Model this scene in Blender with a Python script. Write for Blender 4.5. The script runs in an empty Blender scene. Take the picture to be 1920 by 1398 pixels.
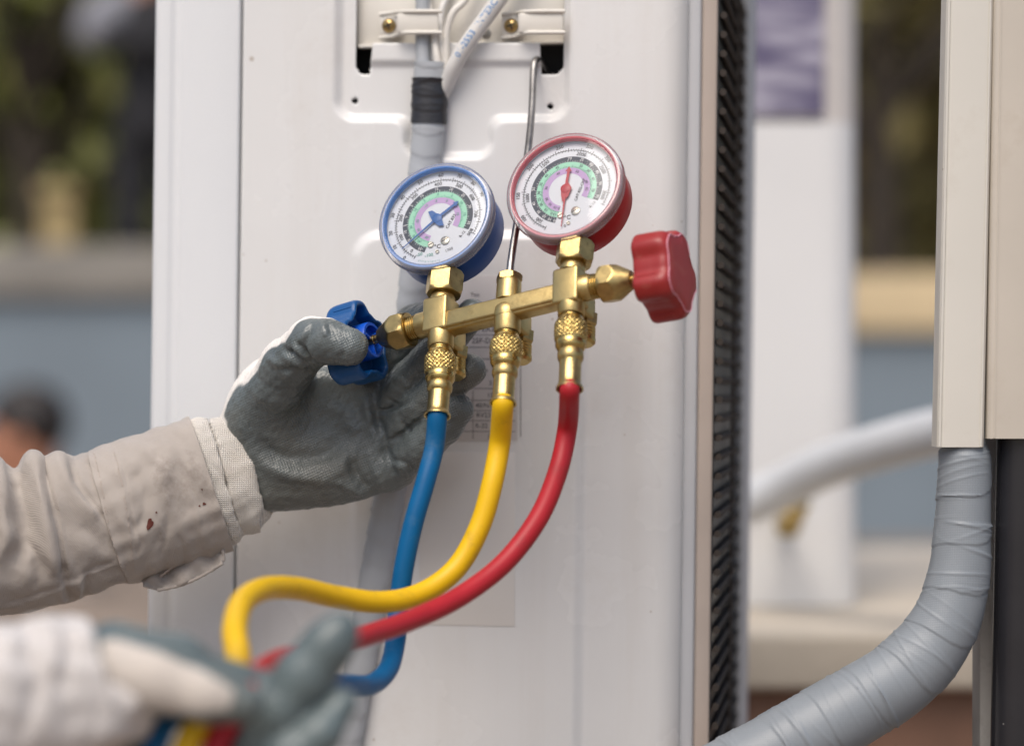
import bpy, bmesh, math, random
import numpy as np
from mathutils import Vector, Matrix
random.seed(7); rng = np.random.default_rng(7)
R = math.radians
SC = bpy.context.scene
COL = SC.collection

# ------------------------------------------------------------------ camera, sky, sun, exposure
S = 0.0003            # metres per photo unit at the focus distance
D = 4500.0            # focus distance in those units (1.35 m)
GROUND = -0.70
cam_d = bpy.data.cameras.new('camera'); cam = bpy.data.objects.new('camera', cam_d); COL.objects.link(cam)
cam.location = (0, -D * S, 0); cam.rotation_euler = (R(90), 0, 0)
cam_d.sensor_width = 36; cam_d.lens = 36 * D / 1920
cam_d.clip_start = 0.02; cam_d.clip_end = 500
cam_d.dof.use_dof = True; cam_d.dof.focus_distance = (D + 85) * S; cam_d.dof.aperture_fstop = 3.1
cam_d.dof.aperture_blades = 0
SC.camera = cam
SUN_AZ, SUN_EL = R(-160), R(58)      # azimuth from +Y, clockwise
wd = bpy.data.worlds.new('World'); SC.world = wd; wd.use_nodes = True
nt = wd.node_tree; bg = nt.nodes['Background']
sky = nt.nodes.new('ShaderNodeTexSky'); sky.sky_type = 'NISHITA'; sky.sun_disc = False
sky.sun_elevation = SUN_EL; sky.sun_rotation = SUN_AZ; sky.air_density = 1.0; sky.dust_density = 4.0; sky.ozone_density = 0.6
nt.links.new(sky.outputs[0], bg.inputs[0]); bg.inputs[1].default_value = 0.105
sun_d = bpy.data.lights.new('sun', 'SUN'); sun_d.energy = 1.5; sun_d.angle = R(40); sun_d.color = (1.0, 0.94, 0.86)
sun = bpy.data.objects.new('sun', sun_d); COL.objects.link(sun)
sdir = Vector((math.sin(SUN_AZ) * math.cos(SUN_EL), math.cos(SUN_AZ) * math.cos(SUN_EL), math.sin(SUN_EL)))
sun.rotation_euler = sdir.to_track_quat('Z', 'Y').to_euler(); sun.location = sdir * 5
SC.view_settings.view_transform = 'Standard'; SC.view_settings.look = 'None'
SC.view_settings.exposure = 0.50; SC.view_settings.gamma = 1.0
SC.render.engine = 'CYCLES'
SC.cycles.use_denoising = True; SC.cycles.use_adaptive_sampling = False; SC.cycles.max_bounces = 10; SC.cycles.transparent_max_bounces = 12
SC.cycles.caustics_reflective = False; SC.cycles.caustics_refractive = False

# ------------------------------------------------------------------ coordinate helpers
def U(px, py, t=0.0):
    """photo position + depth toward the camera -> point, in units of S"""
    f = (D - t) / D
    return np.array([(px - 960) * f, -t, (699 - py) * f])
def W(px, py, t=0.0): return U(px, py, t) * S
def fs(t): return (D - t) / D
def dist(d): return (1.35 - d) / S          # depth value of a thing d metres from the camera
def rut(r, u, t): # (right, up, toward) -> xyz
    return np.array([r, -t, u], float)
def nrm(v): v = np.asarray(v, float); return v / (np.linalg.norm(v) + 1e-12)
AX = nrm(rut(.868, .200, .4535)); AZ = nrm(rut(.031, .8905, -.4535)); AN = nrm(np.cross(AX, AZ))
if AN[1] > 0: AN = -AN
M0 = U(952, 566, 0)
def MP(px, py, off=0.0):
    """point of the manifold's mid plane seen at (px,py), moved off along its front normal"""
    o = np.array([0, -D, 0.]); d = nrm(U(px, py, 0) - o)
    k = np.dot(M0 - o, AN) / np.dot(d, AN)
    return o + d * k + AN * off
PT0, PK = -380.0, 0.15
PN = nrm(rut(-PK, 0, 1)); PX = nrm(rut(1, 0, PK))
def PP(px, py, h=0.0):
    """point of the unit's front panel seen at (px,py), h in front of it"""
    o = np.array([0, -D, 0.]); d = nrm(U(px, py, 0) - o); p0 = U(960, 699, PT0)
    k = np.dot(p0 - o, PN) / np.dot(d, PN)
    return o + d * k + PN * h

# ------------------------------------------------------------------ materials
def mat(name, col, rough=.5, metal=0., var=0., vs=40., bump=0., bs=800., bd=.0004, spec=.5, coat=0., sheen=0., dirt=None, ds=12.):
    m = bpy.data.materials.new(name); m.use_nodes = True; nt = m.node_tree
    b = nt.nodes['Principled BSDF']
    b.inputs['Roughness'].default_value = rough; b.inputs['Metallic'].default_value = metal
    b.inputs['Specular IOR Level'].default_value = spec; b.inputs['Coat Weight'].default_value = coat
    b.inputs['Sheen Weight'].default_value = sheen
    c = (*col, 1)
    b.inputs['Base Color'].default_value = c
    tc = nt.nodes.new('ShaderNodeTexCoord')
    last = None
    if var > 0:
        n = nt.nodes.new('ShaderNodeTexNoise'); n.inputs['Scale'].default_value = vs; n.inputs['Detail'].default_value = 5
        nt.links.new(tc.outputs['Object'], n.inputs['Vector'])
        r = nt.nodes.new('ShaderNodeValToRGB')
        r.color_ramp.elements[0].position = .3; r.color_ramp.elements[1].position = .7
        r.color_ramp.elements[0].color = (*[x * (1 - var) for x in col], 1)
        r.color_ramp.elements[1].color = (*[min(1, x * (1 + var * .6)) for x in col], 1)
        nt.links.new(n.outputs['Fac'], r.inputs[0]); last = r.outputs[0]
        rr = nt.nodes.new('ShaderNodeMapRange'); rr.inputs[3].default_value = rough * .8; rr.inputs[4].default_value = min(1, rough * 1.2)
        nt.links.new(n.outputs['Fac'], rr.inputs[0]); nt.links.new(rr.outputs[0], b.inputs['Roughness'])
    if dirt is not None:
        n = nt.nodes.new('ShaderNodeTexNoise'); n.inputs['Scale'].default_value = ds; n.inputs['Detail'].default_value = 9; n.inputs['Roughness'].default_value = .7
        nt.links.new(tc.outputs['Object'], n.inputs['Vector'])
        r = nt.nodes.new('ShaderNodeValToRGB'); r.color_ramp.elements[0].position = .55; r.color_ramp.elements[1].position = .74
        r.color_ramp.elements[0].color = (0, 0, 0, 1); r.color_ramp.elements[1].color = (dirt[3],) * 3 + (1,)
        nt.links.new(n.outputs['Fac'], r.inputs[0])
        mx = nt.nodes.new('ShaderNodeMix'); mx.data_type = 'RGBA'
        nt.links.new(r.outputs[0], mx.inputs[0])
        if last: nt.links.new(last, mx.inputs[6])
        else: mx.inputs[6].default_value = c
        mx.inputs[7].default_value = (*dirt[:3], 1); last = mx.outputs[2]
    if last: nt.links.new(last, b.inputs['Base Color'])
    if bump > 0:
        n = nt.nodes.new('ShaderNodeTexNoise'); n.inputs['Scale'].default_value = bs; n.inputs['Detail'].default_value = 3
        nt.links.new(tc.outputs['Object'], n.inputs['Vector'])
        bp = nt.nodes.new('ShaderNodeBump'); bp.inputs['Strength'].default_value = bump; bp.inputs['Distance'].default_value = bd
        nt.links.new(n.outputs['Fac'], bp.inputs['Height']); nt.links.new(bp.outputs[0], b.inputs['Normal'])
    return m
def speckled(m, col, scale, thr, amt=.8):
    """small dark specks (grit) over a material's colour"""
    nt = m.node_tree; b = nt.nodes['Principled BSDF']; tc = nt.nodes.new('ShaderNodeTexCoord')
    v = nt.nodes.new('ShaderNodeTexVoronoi'); v.inputs['Scale'].default_value = scale
    nt.links.new(tc.outputs['Object'], v.inputs['Vector'])
    n = nt.nodes.new('ShaderNodeTexNoise'); n.inputs['Scale'].default_value = scale * .31
    nt.links.new(tc.outputs['Object'], n.inputs['Vector'])
    a = nt.nodes.new('ShaderNodeMath'); a.operation = 'MULTIPLY_ADD'; a.inputs[1].default_value = -.9; a.inputs[2].default_value = .62
    nt.links.new(n.outputs['Fac'], a.inputs[0])
    s = nt.nodes.new('ShaderNodeMath'); s.operation = 'ADD'
    nt.links.new(v.outputs['Distance'], s.inputs[0]); nt.links.new(a.outputs[0], s.inputs[1])
    r = nt.nodes.new('ShaderNodeValToRGB'); r.color_ramp.elements[0].position = thr; r.color_ramp.elements[1].position = thr + .03
    r.color_ramp.elements[0].color = (amt,) * 3 + (1,); r.color_ramp.elements[1].color = (0, 0, 0, 1)
    nt.links.new(s.outputs[0], r.inputs[0])
    mx = nt.nodes.new('ShaderNodeMix'); mx.data_type = 'RGBA'; nt.links.new(r.outputs[0], mx.inputs[0])
    src = b.inputs['Base Color']
    if src.is_linked: nt.links.new(src.links[0].from_socket, mx.inputs[6])
    else: mx.inputs[6].default_value = src.default_value
    mx.inputs[7].default_value = (*col, 1); nt.links.new(mx.outputs[2], src)
    return m
def streaked(m, col, amt=.3, sc=(26, 26, 1.6)):
    """faint vertical run marks over a material's colour"""
    nt = m.node_tree; b = nt.nodes['Principled BSDF']; tc = nt.nodes.new('ShaderNodeTexCoord')
    mp = nt.nodes.new('ShaderNodeMapping'); mp.inputs['Scale'].default_value = sc; nt.links.new(tc.outputs['Object'], mp.inputs[0])
    n = nt.nodes.new('ShaderNodeTexNoise'); n.inputs['Scale'].default_value = 1; n.inputs['Detail'].default_value = 8; n.inputs['Roughness'].default_value = .65
    nt.links.new(mp.outputs[0], n.inputs['Vector'])
    r = nt.nodes.new('ShaderNodeMapRange'); r.inputs[1].default_value = .52; r.inputs[2].default_value = .75; r.inputs[4].default_value = amt; nt.links.new(n.outputs['Fac'], r.inputs[0])
    mx = nt.nodes.new('ShaderNodeMix'); mx.data_type = 'RGBA'; nt.links.new(r.outputs[0], mx.inputs[0]); src = b.inputs['Base Color']
    if src.is_linked: nt.links.new(src.links[0].from_socket, mx.inputs[6])
    else: mx.inputs[6].default_value = src.default_value
    mx.inputs[7].default_value = (*col, 1); nt.links.new(mx.outputs[2], src)
    return m
def woven(m, sx, kind='twill', strength=.5, dst=.0003):
    """woven or knitted relief chained onto a material"""
    nt = m.node_tree; b = nt.nodes['Principled BSDF']; tc = nt.nodes.new('ShaderNodeTexCoord')
    w = nt.nodes.new('ShaderNodeTexWave'); w.wave_type = 'BANDS'; w.bands_direction = 'DIAGONAL' if kind == 'twill' else 'X'
    w.inputs['Scale'].default_value = sx; w.inputs['Distortion'].default_value = .8; w.inputs['Detail'].default_value = 1
    nt.links.new(tc.outputs['Object'], w.inputs['Vector']); h = w.outputs['Fac']
    if kind != 'twill':
        w2 = nt.nodes.new('ShaderNodeTexWave'); w2.bands_direction = 'Z'; w2.inputs['Scale'].default_value = sx; w2.inputs['Distortion'].default_value = .8
        nt.links.new(tc.outputs['Object'], w2.inputs['Vector'])
        a = nt.nodes.new('ShaderNodeMath'); a.operation = 'MULTIPLY'
        nt.links.new(h, a.inputs[0]); nt.links.new(w2.outputs['Fac'], a.inputs[1]); h = a.outputs[0]
    bp = nt.nodes.new('ShaderNodeBump'); bp.inputs['Strength'].default_value = strength; bp.inputs['Distance'].default_value = dst
    nt.links.new(h, bp.inputs['Height'])
    if b.inputs['Normal'].is_linked: nt.links.new(b.inputs['Normal'].links[0].from_socket, bp.inputs['Normal'])
    nt.links.new(bp.outputs[0], b.inputs['Normal'])
    return m
def glassy(name, tint, gl=.06, rough=.05, diff=0.):
    m = bpy.data.materials.new(name); m.use_nodes = True; nt = m.node_tree; nt.nodes.remove(nt.nodes['Principled BSDF'])
    out = nt.nodes['Material Output']
    tr = nt.nodes.new('ShaderNodeBsdfTransparent'); tr.inputs[0].default_value = (*tint, 1)
    g = nt.nodes.new('ShaderNodeBsdfGlossy'); g.inputs['Roughness'].default_value = rough; g.inputs[0].default_value = (1, 1, 1, 1)
    base = tr.outputs[0]
    if diff > 0:
        df = nt.nodes.new('ShaderNodeBsdfDiffuse'); df.inputs[0].default_value = (.85, .85, .87, 1)
        m0 = nt.nodes.new('ShaderNodeMixShader'); m0.inputs[0].default_value = diff
        nt.links.new(base, m0.inputs[1]); nt.links.new(df.outputs[0], m0.inputs[2]); base = m0.outputs[0]
    fr = nt.nodes.new('ShaderNodeFresnel'); fr.inputs[0].default_value = 1.45
    ad = nt.nodes.new('ShaderNodeMath'); ad.operation = 'ADD'; ad.inputs[1].default_value = gl; ad.use_clamp = True
    nt.links.new(fr.outputs[0], ad.inputs[0])
    mx = nt.nodes.new('ShaderNodeMixShader'); nt.links.new(ad.outputs[0], mx.inputs[0])
    nt.links.new(base, mx.inputs[1]); nt.links.new(g.outputs[0], mx.inputs[2]); nt.links.new(mx.outputs[0], out.inputs[0])
    return m

M = {}
M['paint'] = speckled(mat('white_powder_coat', (.725, .722, .715), .27, var=.035, vs=9, bump=.12, bs=900, bd=.0003, dirt=(.50, .45, .40, .32), ds=9), (.34, .27, .21), 95, .115, .6)
M['paint_rough'] = mat('white_textured_paint', (.73, .745, .76), .36, bump=.6, bs=1300, bd=.0004)
streaked(M['paint'], (.55, .50, .44), .22)
M['paint_grey'] = mat('grey_powder_coat', (.50, .51, .53), .4, var=.03, vs=15)
M['strip_warm'] = mat('warm_reflection_tan', (.50, .425, .37), .35, var=.06, vs=20)  # tan base colour paints a warm reflection onto the corner trim
M['dark_inside'] = mat('cavity_shade', (.006, .006, .007), .7)  # near-black colour stands in for the shade inside openings and screw slots
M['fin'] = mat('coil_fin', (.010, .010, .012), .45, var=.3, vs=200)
M['guard'] = mat('guard_wire', (.05, .042, .037), .8, spec=.2)
M['label'] = mat('label_film', (.60, .575, .565), .35, var=.05, vs=30)
M['print'] = mat('label_ink', (.07, .07, .085), .5)
M['sticker'] = mat('blank_cream_sticker', (.73, .70, .665), .4, var=.02, vs=20)
M['bracket'] = mat('ivory_plastic', (.70, .67, .61), .4, var=.03, vs=60)
M['zinc'] = mat('yellow_zinc_screw', (.52, .37, .16), .32, 1., var=.3, vs=400)
M['steel'] = mat('dull_steel', (.33, .32, .31), .36, 1., var=.35, vs=90, bump=.2, bs=900)
M['brass'] = mat('cast_brass', (.57, .43, .185), .40, 1., var=.10, vs=120, bump=.35, bs=1500, bd=.00025, dirt=(.26, .17, .065, .85), ds=55)
M['brass_turned'] = mat('turned_brass', (.55, .40, .15), .29, 1., var=.15, vs=150, dirt=(.16, .09, .03, .85), ds=110)
M['brass_dull'] = speckled(mat('worn_brass', (.51, .38, .16), .36, 1., var=.18, vs=180, bump=.2, bs=900, dirt=(.16, .09, .04, .8), ds=130), (.06, .03, .02), 420, .10)
M['blue_case'] = mat('blue_enamel', (.001, .068, .33), .32, var=.08, vs=30, spec=.16)
M['red_case'] = mat('red_enamel', (.47, .003, .008), .32, var=.08, vs=30, spec=.16)
M['blue_ring'] = mat('blue_plastic_ring', (.006, .22, .72), .4, spec=.3)
M['red_ring'] = mat('red_plastic_ring', (.72, .05, .085), .4, spec=.3)
M['bezel'] = glassy('clear_ribbed_plastic', (.96, .96, .98), .03, .10, .21)
M['lens'] = glassy('clear_lens', (.97, .975, .98), .0, .03, .02)
M['dial_screw'] = mat('nickel_screw', (.60, .56, .47), .35, 1., var=.2, vs=300)
M['dial'] = mat('dial_white', (.76, .79, .85), .45)
M['ink_dark'] = mat('ink_slate', (.018, .03, .055), .5)
M['ink_black'] = mat('ink_black', (.02, .02, .025), .5)
M['ink_green'] = mat('ink_mint', (.36, .76, .55), .5)
M['ink_lilac'] = mat('ink_lilac', (.55, .36, .66), .5)
M['ink_white'] = mat('ink_white', (.8, .8, .82), .5)
M['ink_green_dark'] = mat('ink_teal', (.06, .32, .24), .5)
M['needle_blue'] = mat('needle_blue', (.012, .12, .42), .4)
M['needle_red'] = mat('needle_red', (.50, .02, .035), .4)
M['knob_red'] = mat('red_knob_plastic', (.31, .020, .019), .42, var=.07, vs=60, bump=.15, bs=1400, bd=.0003, dirt=(.42, .22, .16, .35), ds=70)
M['knob_line'] = mat('pale_knob_edge', (.62, .26, .32), .5)
M['knob_blue'] = mat('blue_knob_plastic', (.002, .075, .25), .4, var=.08, vs=60, bump=.15, bs=1400, bd=.0003)
M['knob_hub'] = mat('bright_blue_hub', (.006, .085, .52), .35)
M['hose_blue'] = mat('blue_hose_rubber', (.001, .10, .26), .48, spec=.22, var=.10, vs=60, bump=.25, bs=700, bd=.0003, dirt=(.09, .17, .25, .55), ds=45)
M['hose_yellow'] = mat('yellow_hose_rubber', (.77, .47, .005), .45, spec=.35, var=.05, vs=60, bump=.2, bs=700, bd=.0003, dirt=(.36, .22, .03, .6), ds=42)
M['hose_red'] = mat('red_hose_rubber', (.42, .016, .025), .45, spec=.35, var=.08, vs=60, bump=.25, bs=700, bd=.0003, dirt=(.22, .03, .03, .55), ds=42)
M['tape'] = mat('grey_wrap_tape', (.235, .262, .288), .42, var=.06, vs=30, bump=.25, bs=1600, bd=.0002)
woven(M['tape'], 330, 'grid', .35, .0002)
M['tape_pale'] = mat('pale_wrap_tape', (.38, .40, .425), .38, var=.05, vs=40, bump=.2, bs=900)
M['tape_black'] = mat('black_vinyl_tape', (.022, .022, .026), .33, bump=.35, bs=160, bd=.001)
M['cable_white'] = mat('white_cable_sheath', (.66, .645, .62), .4, var=.04, vs=60)
M['cable_blue_print'] = mat('cable_blue_print', (.02, .20, .50), .5)
M['copper'] = mat('dull_copper', (.30, .13, .08), .4, 1., var=.2, vs=50)
M['trunk'] = speckled(mat('cream_trunking_plastic', (.66, .635, .575), .33, var=.03, vs=14, dirt=(.42, .35, .27, .3), ds=9), (.25, .18, .12), 75, .085, .6)
M['trunk_warm'] = speckled(mat('aged_trunking_plastic', (.56, .51, .44), .38, var=.05, vs=14, dirt=(.36, .28, .20, .35), ds=10), (.2, .14, .1), 70, .09, .6)
M['pvc'] = speckled(mat('dark_grey_pvc', (.022, .022, .026), .24, var=.15, vs=22, bump=.1, bs=300), (.35, .34, .33), 170, .10, .6)
M['concrete'] = mat('pale_concrete', (.44, .43, .41), .8, var=.15, vs=25, bump=.5, bs=150, bd=.001, dirt=(.2, .18, .16, .6), ds=20)
M['glove_white'] = None
M['skin'] = mat('skin', (.45, .21, .13), .5, var=.1, vs=20)
M['hair'] = mat('dark_hair', (.016, .012, .011), .55, bump=.5, bs=120)
M['grey_shirt'] = mat('grey_shirt', (.26, .265, .30), .8, var=.15, vs=8)
M['black_vest'] = mat('dark_vest', (.016, .016, .02), .8, var=.3, vs=10)
M['unit2'] = mat('far_white_casing', (.80, .80, .80), .35, var=.03, vs=8)
M['unit2_warm'] = mat('far_warm_casing', (.66, .62, .59), .4, var=.03, vs=8)
M['slab'] = mat('sandy_slab', (.60, .53, .43), .8, var=.12, vs=14, bump=.4, bs=120, bd=.001)
M['brick_side'] = mat('terracotta_base', (.27, .15, .10), .8, var=.25, vs=12, bump=.5, bs=60, bd=.002)
M['wall_blue'] = mat('blue_grey_render', (.19, .235, .275), .8, var=.08, vs=3)
M['cap_grey'] = mat('weathered_coping', (.26, .245, .22), .8, var=.2, vs=4)
M['cap_sand'] = mat('sandstone_coping', (.60, .48, .30), .8, var=.1, vs=4)
M['tan'] = mat('tan_stone', (.46, .35, .17), .8, var=.15, vs=6)
M['bark'] = mat('dark_bark', (.035, .026, .018), .9, var=.4, vs=12, bump=.8, bs=30, bd=.01)
M['earth'] = mat('brown_earth', (.24, .19, .15), .9, var=.25, vs=2, bump=.5, bs=20, bd=.01)
M['pipe_white'] = mat('white_pipe_lagging', (.66, .68, .70), .5, var=.05, vs=20)
M['stripe'] = mat('warm_white_wire', (.68, .65, .60), .4)
def leaf_mat(name, a, b):
    m = mat(name, a, .5); nt = m.node_tree; bs = nt.nodes['Principled BSDF']
    g = nt.nodes.new('ShaderNodeNewGeometry'); r = nt.nodes.new('ShaderNodeValToRGB')
    r.color_ramp.elements[0].color = (*a, 1); r.color_ramp.elements[1].color = (*b, 1)
    nt.links.new(g.outputs['Random Per Island'], r.inputs[0]); nt.links.new(r.outputs[0], bs.inputs['Base Color'])
    return m
M['leaf_a'] = leaf_mat('leaf_green', (.10, .125, .025), (.24, .24, .07))
M['leaf_b'] = leaf_mat('leaf_olive', (.11, .10, .03), (.27, .22, .09))
M['leaf_c'] = leaf_mat('leaf_dark', (.09, .09, .035), (.20, .185, .08))

def fabric(name, col, dark, sx):
    m = mat(name, col, .85, var=.10, vs=26, sheen=.25, bump=.35, bs=500, bd=.0006, dirt=(*dark, .9), ds=19)
    return woven(m, sx, 'twill', .3, .0003)
M['coverall'] = fabric('dirty_beige_twill', (.405, .362, .325), (.15, .12, .10), 440)
M['coverall_light'] = fabric('pale_beige_twill', (.60, .57, .55), (.36, .30, .26), 300)
M['lining'] = fabric('worn_tan_lining', (.36, .25, .20), (.22, .15, .11), 420)
M['thread'] = mat('stitching_thread', (.44, .375, .33), .8)
M['stain'] = mat('dried_red_stain', (.10, .018, .010), .7)
M['knit'] = woven(mat('cream_knit_cuff', (.70, .66, .60), .9, var=.10, vs=40, sheen=.3, dirt=(.42, .34, .26, .5), ds=30), 260, 'grid', .9, .0008)
def glove_material(name, gray, white, grid):
    m = bpy.data.materials.new(name); m.use_nodes = True; nt = m.node_tree; b = nt.nodes['Principled BSDF']
    at = nt.nodes.new('ShaderNodeAttribute'); at.attribute_name = 'coat'
    tc = nt.nodes.new('ShaderNodeTexCoord')
    n = nt.nodes.new('ShaderNodeTexNoise'); n.inputs['Scale'].default_value = 28; n.inputs['Detail'].default_value = 6
    nt.links.new(tc.outputs['Object'], n.inputs['Vector'])
    r = nt.nodes.new('ShaderNodeValToRGB'); r.color_ramp.elements[0].position = .35; r.color_ramp.elements[1].position = .7
    r.color_ramp.elements[0].color = (*[x * .8 for x in gray], 1); r.color_ramp.elements[1].color = (*[x * 1.15 for x in gray], 1)
    nt.links.new(n.outputs['Fac'], r.inputs[0])
    n2 = nt.nodes.new('ShaderNodeTexNoise'); n2.inputs['Scale'].default_value = 16; n2.inputs['Detail'].default_value = 8
    nt.links.new(tc.outputs['Object'], n2.inputs['Vector'])
    r2 = nt.nodes.new('ShaderNodeValToRGB'); r2.color_ramp.elements[0].position = .52; r2.color_ramp.elements[1].position = .72
    r2.color_ramp.elements[0].color = (0, 0, 0, 1); r2.color_ramp.elements[1].color = (.55, .55, .55, 1)
    nt.links.new(n2.outputs['Fac'], r2.inputs[0])
    dm = nt.nodes.new('ShaderNodeMix'); dm.data_type = 'RGBA'; nt.links.new(r2.outputs[0], dm.inputs[0])
    nt.links.new(r.outputs[0], dm.inputs[6]); dm.inputs[7].default_value = (.12, .11, .085, 1)
    mx = nt.nodes.new('ShaderNodeMix'); mx.data_type = 'RGBA'
    nt.links.new(at.outputs['Fac'], mx.inputs[0]); mx.inputs[6].default_value = (*white, 1); nt.links.new(dm.outputs[2], mx.inputs[7])
    nt.links.new(mx.outputs[2], b.inputs['Base Color'])
    mr = nt.nodes.new('ShaderNodeMapRange'); mr.inputs[3].default_value = .9; mr.inputs[4].default_value = .31
    nt.links.new(at.outputs['Fac'], mr.inputs[0]); nt.links.new(mr.outputs[0], b.inputs['Roughness'])
    # rubber grain and the knit telegraphing through the coating
    v = nt.nodes.new('ShaderNodeTexVoronoi'); v.inputs['Scale'].default_value = 620
    nt.links.new(tc.outputs['Object'], v.inputs['Vector'])
    w = nt.nodes.new('ShaderNodeTexWave'); w.bands_direction = 'X'; w.inputs['Scale'].default_value = grid; w.inputs['Distortion'].default_value = 1.5; w.inputs['Detail Scale'].default_value = .4
    w2 = nt.nodes.new('ShaderNodeTexWave'); w2.bands_direction = 'Z'; w2.inputs['Scale'].default_value = grid; w2.inputs['Distortion'].default_value = 1.5; w2.inputs['Detail Scale'].default_value = .4
    rot = nt.nodes.new('ShaderNodeMapping'); rot.inputs['Rotation'].default_value = (0, R(24), 0)
    nt.links.new(tc.outputs['Object'], rot.inputs['Vector'])
    nt.links.new(rot.outputs[0], w.inputs['Vector']); nt.links.new(rot.outputs[0], w2.inputs['Vector'])
    a = nt.nodes.new('ShaderNodeMath'); a.operation = 'MULTIPLY'
    nt.links.new(w.outputs['Fac'], a.inputs[0]); nt.links.new(w2.outputs['Fac'], a.inputs[1])
    bp = nt.nodes.new('ShaderNodeBump'); bp.inputs['Strength'].default_value = .4; bp.inputs['Distance'].default_value = .0004
    nt.links.new(v.outputs['Distance'], bp.inputs['Height'])
    bp2 = nt.nodes.new('ShaderNodeBump'); bp2.inputs['Strength'].default_value = .6; bp2.inputs['Distance'].default_value = .0005
    n3 = nt.nodes.new('ShaderNodeTexNoise'); n3.inputs['Scale'].default_value = 22; nt.links.new(tc.outputs['Object'], n3.inputs['Vector'])
    r3 = nt.nodes.new('ShaderNodeMapRange'); r3.inputs[1].default_value = .38; r3.inputs[2].default_value = .68; nt.links.new(n3.outputs['Fac'], r3.inputs[0])
    a3 = nt.nodes.new('ShaderNodeMath'); a3.operation = 'MULTIPLY'; nt.links.new(a.outputs[0], a3.inputs[0]); nt.links.new(r3.outputs[0], a3.inputs[1])
    nt.links.new(a3.outputs[0], bp2.inputs['Height']); nt.links.new(bp.outputs[0], bp2.inputs['Normal'])
    nt.links.new(bp2.outputs[0], b.inputs['Normal'])
    return m
M['glove'] = glove_material('rubber_coated_glove', (.128, .150, .153), (.78, .75, .71), 215)
M['glove_far'] = glove_material('rubber_coated_glove_pale', (.12, .155, .16), (.54, .49, .44), 200)

# ------------------------------------------------------------------ object helpers
WL = {}
def tag(o, label=None, cat=None, group=None, kind=None):
    if label: o['label'] = label
    if cat: o['category'] = cat
    if group: o['group'] = group
    if kind: o['kind'] = kind
    return o
def thing(name, label, cat, loc, group=None, kind=None):
    o = bpy.data.objects.new(name, None); COL.objects.link(o)
    o.empty_display_size = .02
    o.location = Vector([float(x) for x in loc]); WL[o] = Vector(o.location)
    return tag(o, label, cat, group, kind)
def link(me, name, parent, c):
    o = bpy.data.objects.new(name, me); COL.objects.link(o); o.location = Vector(c); WL[o] = Vector(c)
    if parent is not None:
        o.parent = parent; o.matrix_parent_inverse = Matrix.Translation(WL[parent]).inverted()
    return o
def mk(name, geo, m, parent=None, sharp=35, unit=True, attr=None):
    """geo = (verts, faces) in photo units (unit=True) or metres -> one mesh object with its origin at its centre"""
    v, f = geo
    v = np.asarray(v, float) * (S if unit else 1.0)
    c = (v.min(0) + v.max(0)) / 2
    me = bpy.data.meshes.new(name); me.from_pydata((v - c).tolist(), [], [list(map(int, q)) for q in f] if not isinstance(f, np.ndarray) else f.tolist()); me.update()
    if sharp is None:
        me.shade_flat()
    else:
        me.shade_smooth()
        if sharp < 179: me.set_sharp_from_angle(angle=R(sharp))
    if attr is not None:
        a = me.attributes.new('coat', 'FLOAT', 'POINT'); a.data.foreach_set('value', np.asarray(attr, np.float32))
    me.materials.append(m)
    return link(me, name, parent, c)
def again(o, parent, c):
    n = o.copy(); COL.objects.link(n); n.location = Vector(c); WL[n] = Vector(c)
    if parent is not None: n.parent = parent; n.matrix_parent_inverse = Matrix.Translation(WL[parent]).inverted()
    return n
def join(*gs):
    V = []; F = []; n = 0
    for v, f in gs:
        v = np.asarray(v, float); V.append(v); F += [[int(i) + n for i in q] for q in f]; n += len(v)
    return np.concatenate(V), F
def frame(axis, up=(0, 0, 1)):
    z = nrm(axis); x = np.cross(np.asarray(up, float), z)
    if np.linalg.norm(x) < 1e-4: x = np.cross((1, 0, 0), z)
    x = nrm(x); return x, np.cross(z, x), z
def lathe(A, B, prof, seg=40, rot=0., up=(0, 0, 1), cap=True, rfun=None):
    """profile [(fraction along A-B or absolute if >2 via tuple), radius]; rfun(theta array, k)->multiplier"""
    A = np.asarray(A, float); B = np.asarray(B, float); x, y, z = frame(B - A, up)
    th = np.arange(seg) * 2 * math.pi / seg + rot
    V = []; F = []
    for k, (s, r) in enumerate(prof):
        c = A + (B - A) * s
        rr = r * (rfun(th, k) if rfun else np.ones(seg))
        V.append(c + np.outer(np.cos(th) * rr, x) + np.outer(np.sin(th) * rr, y))
    n = len(prof)
    for k in range(n - 1):
        for i in range(seg):
            j = (i + 1) % seg
            F.append([k * seg + i, k * seg + j, (k + 1) * seg + j, (k + 1) * seg + i])
    if cap:
        F.append([i for i in range(seg)][::-1]); F.append([(n - 1) * seg + i for i in range(seg)])
    return np.concatenate(V), F
def catmull(P, n=12):
    P = np.asarray(P, float); Q = np.vstack([2 * P[0] - P[1], P, 2 * P[-1] - P[-2]]); out = []
    for i in range(1, len(Q) - 2):
        for k in range(n):
            t = k / n; a, b, c, d = Q[i - 1], Q[i], Q[i + 1], Q[i + 2]
            out.append(.5 * ((2 * b) + (-a + c) * t + (2 * a - 5 * b + 4 * c - d) * t * t + (-a + 3 * b - 3 * c + d) * t ** 3))
    out.append(P[-1]); return np.array(out)
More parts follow.
